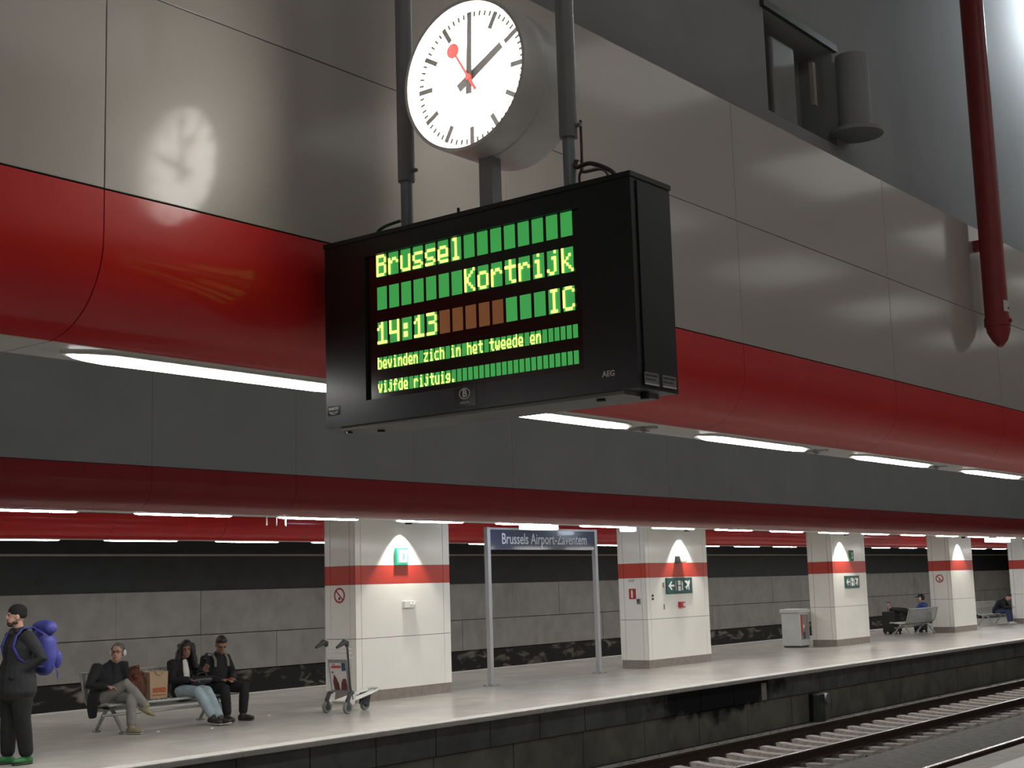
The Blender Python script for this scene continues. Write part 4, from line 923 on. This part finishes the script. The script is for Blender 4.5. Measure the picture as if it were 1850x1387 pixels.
k = MB(); k.loft([(-.02, -.29, 1.00), (-.02, -.31, 1.14), (-.02, -.30, 1.32), (-.02, -.27, 1.40)], [(.15, .085), (.175, .12), (.165, .115), (.13, .09)], V((1, 0, 0)), 18); fuse('pack', k, .012, 'blue_pack', bp, 3)
k = MB(); k.loft([(-.17, -.29, 1.46), (-.02, -.30, 1.475), (.13, -.29, 1.46)], [(.075, .075), (.082, .082), (.075, .075)], V((0, 1, 0)), 14); fuse('lid', k, .010, 'blue_pack', bp, 3)
k = MB(); k.loft([(-.13, -.40, 1.10), (-.02, -.43, 1.13), (.10, -.40, 1.10)], [(.05, .10), (.055, .115), (.05, .10)], V((0, 1, 0)), 14); fuse('front_pocket', k, .010, 'blue_pack', bp, 3)
for sx_ in (-.125, .115):
    MB().tube([(sx_, -.20, 1.40), (sx_, -.10, 1.475), (sx_, .02, 1.465), (sx_, .095, 1.39), (sx_*1.1, .135, 1.27), (sx_*1.45, .09, 1.15), (sx_*1.6, -.02, 1.06), (sx_*1.45, -.2, 1.04)], .024, 10, sq=.42).local('shoulder_strap', 'blue_pack', bp, smooth=True)
MB().tube([(-.17, -.33, 1.05), (-.20, -.36, .98), (-.19, -.37, .90)], .007, 6).local('dangling_strap', 'blue_pack', bp)

# --- seated, grey hair, headphones and glasses, legs crossed
t, H, HR = person((11.62, 16.02), pi, 'person with grey hair, glasses and headphones sitting cross-legged in grey trousers', dict(pel=(.03, 0, .47), chest=(.0, -.04, .74), neck=(-.03, .02, .92), head=(-.06, .09, 1.05), look=(.80, .55, -.04),
    sr=(.18, -.04, .86), er=(.33, .02, .64), wr=(.17, .17, .62), dr=(-.7, .55, -.15), nr=(0, 0, -1), sl=(-.21, .02, .87), el=(-.27, .0, .62), wl=(-.16, .18, .58), hr=(.10, .02, .46), kr=(-.03, .33, .645), ar=(-.19, .52, .35), hl=(-.08, .02, .45), kl=(-.05, .40, .46), al=(.01, .49, .10), fr=(-.45, .8, -.45), fl=(-.35, 1, 0)),
    jacket='cloth_char', trousers='cloth_grey', shoes='shoe_tan', hem=([(.03, -.03, .42)], [(.20, .15)]), fat=1.12, hair=grey_hair, hair_mat='hair_grey', upper='cloth_navy', leg_w=1.02)
headphones(t, H, HR, 'blackmetal', 'label')
gl_ = MB()
for sx_ in (-1, 1): gl_.tube([H((.033*sx_+.024*math.cos(a), .102, .014+.016*math.sin(a))) for a in [2*pi*k/12 for k in range(13)]], .0028, 6)
gl_.tube([H((-.006, .107, .018)), H((.006, .107, .018))], .0028, 6)
for sx_ in (-1, 1): gl_.tube([H((.057*sx_, .100, .02)), H((.078*sx_, .06, .02)), H((.082*sx_, -.01, .012))], .0028, 6)
gl_.local('glasses', 'poster_brown', t)
# front panel of dark sweater and open coat draped over the bench end
k = MB(); k.loft([(.22, -.02, .56), (.25, -.02, .44), (.265, -.0, .32), (.27, .01, .22)], [(.035, .11), (.03, .13), (.022, .12), (.016, .09)], V((1, 0, 0)), 14); fuse('coat_tail', k, .011, 'cloth_char', t, 3)

# --- seated, long black hair, light jeans
t, H, HR = person((12.84, 16.0), pi, 'person with long black hair and light blue jeans sitting on the bench', dict(pel=(0, 0, .47), chest=(0, -.06, .74), neck=(0, -.03, .90), head=(-.02, .03, 1.03), look=(.50, .8, -.16),
    sr=(.165, -.05, .84), er=(.25, .06, .62), wr=(.08, .22, .62), dr=(-.7, .6, .0), sl=(-.165, -.05, .84), el=(-.26, .08, .64), wl=(-.15, .25, .72), dl=(-.05, .6, .6), nl=(.7, .5, 0), hr=(.08, .02, .45), kr=(.06, .38, .46), ar=(-.02, .60, .12), hl=(-.08, .02, .45), kl=(-.09, .40, .455), al=(-.10, .66, .10), fr=(-.15, 1, -.1), fl=(-.25, 1, .1)),
    skin='skin_d', jacket='cloth_black', trousers='denim_l', shoes='shoe_dark', hem=([(0, -.0, .42)], [(.19, .145)]), fat=.95, hair=long_hair, upper='shirt_white', leg_w=1.05)
o = MB().cham((12.975, 15.685, .795), (12.985, 15.745, .90), .003).build('mobile_phone', 'phone', None, (12.98, 15.72, .795)); tag(o, 'dark phone in the hand of the long-haired person', 'phone')
hb = thing('handbag', (12.90, 15.74, .55), 'black leather handbag on the lap of the long-haired person', 'handbag')
k = MB(); k.loft([(12.80, 15.74, .60), (12.93, 15.74, .605), (13.06, 15.73, .60)], [(.07, .055), (.085, .065), (.07, .055)], V((0, 1, 0)), 14)
o = fuse('bag', k, .010, 'leather', hb, 2); o.location = -V(hb.location)
MB().tube([(12.82, 15.72, .66), (12.86, 15.70, .70), (12.95, 15.70, .71), (13.02, 15.71, .66)], .007, 8).build('strap', 'leather', hb, smooth=True)

# --- seated, black clothes, head bent over a phone
t, H, HR = person((13.42, 16.0), pi, 'person in black with tan rucksack straps bent over a phone', dict(pel=(0, 0, .47), chest=(0, -.02, .76), neck=(.0, .05, .94), head=(0, .12, 1.06), look=(.36, .75, -.50),
    sr=(.19, -.01, .87), er=(.27, .04, .62), wr=(.11, .24, .575), dr=(-.6, .6, .05), sl=(-.19, -.01, .87), el=(-.28, .04, .62), wl=(-.09, .24, .575), dl=(.6, .6, .05), hr=(.09, .02, .45), kr=(.16, .38, .46), ar=(.13, .40, .10), hl=(-.09, .02, .45), kl=(-.19, .40, .47), al=(-.14, .42, .10), fr=(.2, 1, 0), fl=(-.35, 1, 0)),
    skin='skin_d', jacket='cloth_black', trousers='cloth_black', shoes='shoe_dark', sole='shoe_dark', hem=([(0, .0, .42)], [(.20, .15)]), fat=1.08, hair=short_hair, leg_w=1.05)
o = MB().cham((13.385, 15.66, .585), (13.455, 15.69, .605), .003).build('mobile_phone', 'pipe', None, (13.42, 15.675, .585)); tag(o, 'dark red phone held by the person in black bending forward', 'phone')
rk = thing('rucksack', (13.42, 16.0, 0), 'black rucksack with tan straps worn by the person bent over a phone', 'rucksack', None, pi)
k = MB(); k.loft([(0, -.20, .55), (0, -.22, .70), (0, -.17, .86)], [(.13, .06), (.14, .07), (.11, .05)], V((1, 0, 0)), 14); fuse('pack', k, .011, 'cloth_black', rk, 2)
for sx_ in (-.115, .115): MB().tube([(sx_, -.13, .88), (sx_, -.05, .955), (sx_, .06, .94), (sx_, .125, .86), (sx_*1.05, .135, .76)], .024, 10, sq=.4).local('shoulder_strap', 'strap_tan', rk, smooth=True)

# --- things on the bench
pb = thing('paper_bag', (12.29, 15.95, .40), 'brown paper carrier bag with rust print on the bench', 'paper bag')
MB().prism([(12.15, .40), (12.43, .40), (12.445, .76), (12.135, .76)], 15.84, 16.08, 'y').build('bag', 'kraft', pb)
MB().box((12.19, 15.837, .48), (12.41, 15.840, .545)).build('print', 'kraftprint', pb)
MB().box((12.17, 15.837, .44), (12.41, 15.840, .455)).build('print', 'kraftprint', pb)
MB().tube([(12.22, 15.835, .77), (12.24, 15.83, .735), (12.29, 15.828, .715), (12.34, 15.83, .735), (12.36, 15.835, .77)], .006, 8).build('handle', 'kraft', pb, smooth=True)
MB().tube([(12.22, 16.08, .76), (12.25, 16.08, .80), (12.33, 16.08, .80), (12.36, 16.08, .76)], .006, 8).build('handle', 'kraft', pb, smooth=True)
fb = thing('soft_bag', (11.99, 15.98, .37), 'chestnut brown soft bag slumped on the bench beside the paper bag', 'bag')
k = MB(); k.loft([(12.0, 15.95, .47), (11.99, 15.96, .58), (11.98, 15.98, .70), (11.98, 15.99, .80)], [(.13, .11), (.155, .12), (.14, .11), (.09, .07)], V((1, 0, 0)), 16)
for i in range(10):
    a = i*2.4; k.ell((11.99+.12*math.cos(a), 15.97+.09*math.sin(a), .50+.03*i), .045)
o = fuse('bag', k, .010, 'fur', fb, 2); o.location = -V(fb.location)
MB().tube([(11.88, 15.93, .80), (11.90, 15.90, .85), (12.0, 15.90, .86), (12.02, 15.93, .80)], .010, 8).build('handle', 'fur', fb, smooth=True)
o = MB(); o.loft([(11.83, 15.80, .425), (11.86, 15.78, .47), (11.87, 15.78, .51)], [(.045, .035), (.055, .04), (.035, .025)], V((1, 0, 0)), 12)
sk = thing('small_pouch', (11.85, 15.79, .40), 'small pink and lilac pouch beside the chestnut bag', 'pouch')
q_ = fuse('pouch', o, .008, 'lilac', sk, 2); q_.location = -V(sk.location)
MB().ell((11.865, 15.78, .53), (.04, .03, .022)).build('flap', 'pink', sk, smooth=True)
for x, y, l_ in ((12.55, 15.05, 'small white scrap of paper near the jeans wearer\'s feet'), (11.95, 15.42, 'tiny pale crumb of litter before the bench'), (14.2, 15.75, 'small white scrap lying left of the trolley')):
    o = MB().add([(x, y, .001), (x+.05, y+.01, .004), (x+.06, y+.05, .001), (x+.01, y+.045, .006), (x+.03, y+.025, .012)], [(0,1,4),(1,2,4),(2,3,4),(3,0,4),(3,2,1,0)]).build('litter', 'litter', None, (x+.03, y+.025, .001)); tag(o, l_, 'litter')

# --- reclining on the far bench, feet on luggage
t, H, HR = person((41.3, 16.75), 0, 'person in blue jacket and cap resting bare feet on luggage', dict(pel=(0, 0, .47), chest=(0, -.13, .74), neck=(0, -.12, .93), head=(0, -.09, 1.06), look=(0, 1, -.05),
    sr=(.19, -.13, .87), er=(.24, .0, .65), wr=(.12, .2, .60), sl=(-.19, -.13, .87), el=(-.24, .0, .65), wl=(-.12, .2, .60), hr=(.09, .02, .46), kr=(.08, .48, .72), ar=(.06, .92, .76), hl=(-.09, .02, .46), kl=(-.09, .46, .68), al=(-.05, .92, .74), fr=(0, .35, 1), fl=(-.05, .25, 1)),
    jacket='blue_jacket', trousers='cloth_black', fat=1.1, voxel=.010, hair=short_hair, barefoot=True)
k = MB(); k.ell(H((0, -.01, .065)), (.085, .105, .075), HR, 16, 10); fuse('cap', k, .010, 'cloth_black', t, 2)
MB().ell(H((0, .12, .06)), (.07, .08, .012), HR, 14, 8).local('cap_peak', 'cloth_black', t, smooth=True)
headphones(t, H, HR, 'label', 'label')
def suitcase(x, y, h, w_, d_, label, handle, group=None):
    s_ = thing('suitcase', (x, y, 0), label, 'suitcase')
    MB().cham((x-w_/2, y-d_/2, .07), (x+w_/2, y+d_/2, h), .035).build('shell', 'luggage', s_)
    for a in (-.4, .4):
        for b_ in (-.36, .36): MB().lathe([(0, -.016), (.034, -.016), (.034, .016), (0, .016)], 12, (x+a*w_, y+b_*d_, .034), 'x').build('wheel', 'rubber', s_, smooth=True)
        for b_ in (-.36, .36): MB().box((x+a*w_-.018, y+b_*d_-.02, .034), (x+a*w_+.018, y+b_*d_+.02, .08)).build('caster', 'rubber', s_)
    MB().box((x-.06, y-d_/2-.012, h-.16), (x+.06, y-d_/2, h-.13)).build('side_handle', 'rubber', s_)
    if handle:
        for a in (-.09, .09): MB().tube([(x+a, y, h-.02), (x+a, y, h+.27)], .01, 8).build('handle_tube', 'darkgrey', s_, smooth=True)
        MB().tube([(x-.10, y, h+.27), (x+.10, y, h+.27)], .016, 8).build('grip', 'darkgrey', s_, smooth=True)
suitcase(41.35, 17.66, .70, .50, .42, 'large black suitcase under the bare feet', False)
suitcase(42.1, 18.05, .68, .46, .30, 'black suitcase with its handle pulled out beside the reclining person', True)
suitcase(42.45, 17.2, .62, .44, .28, 'black suitcase standing past the far end of that bench', False)
# --- hunched on the last bench
person((48.5, 16.92), pi, 'person in dark jacket and jeans hunched forward on the last bench', dict(pel=(0, 0, .47), chest=(0, .18, .74), neck=(0, .34, .88), head=(0, .44, .93), look=(0, .8, -.6),
    sr=(.19, .26, .80), er=(.22, .38, .58), wr=(.06, .52, .60), sl=(-.19, .26, .80), el=(-.22, .38, .58), wl=(-.06, .52, .60), hr=(.09, .02, .45), kr=(.13, .44, .47), ar=(.12, .46, .10), hl=(-.09, .02, .45), kl=(-.13, .44, .47), al=(-.12, .46, .10), fr=(.1, 1, 0), fl=(-.1, 1, 0)),
    jacket='cloth_navy', trousers='denim_d', shoes='sole', fat=1.1, voxel=.010, hair=short_hair)
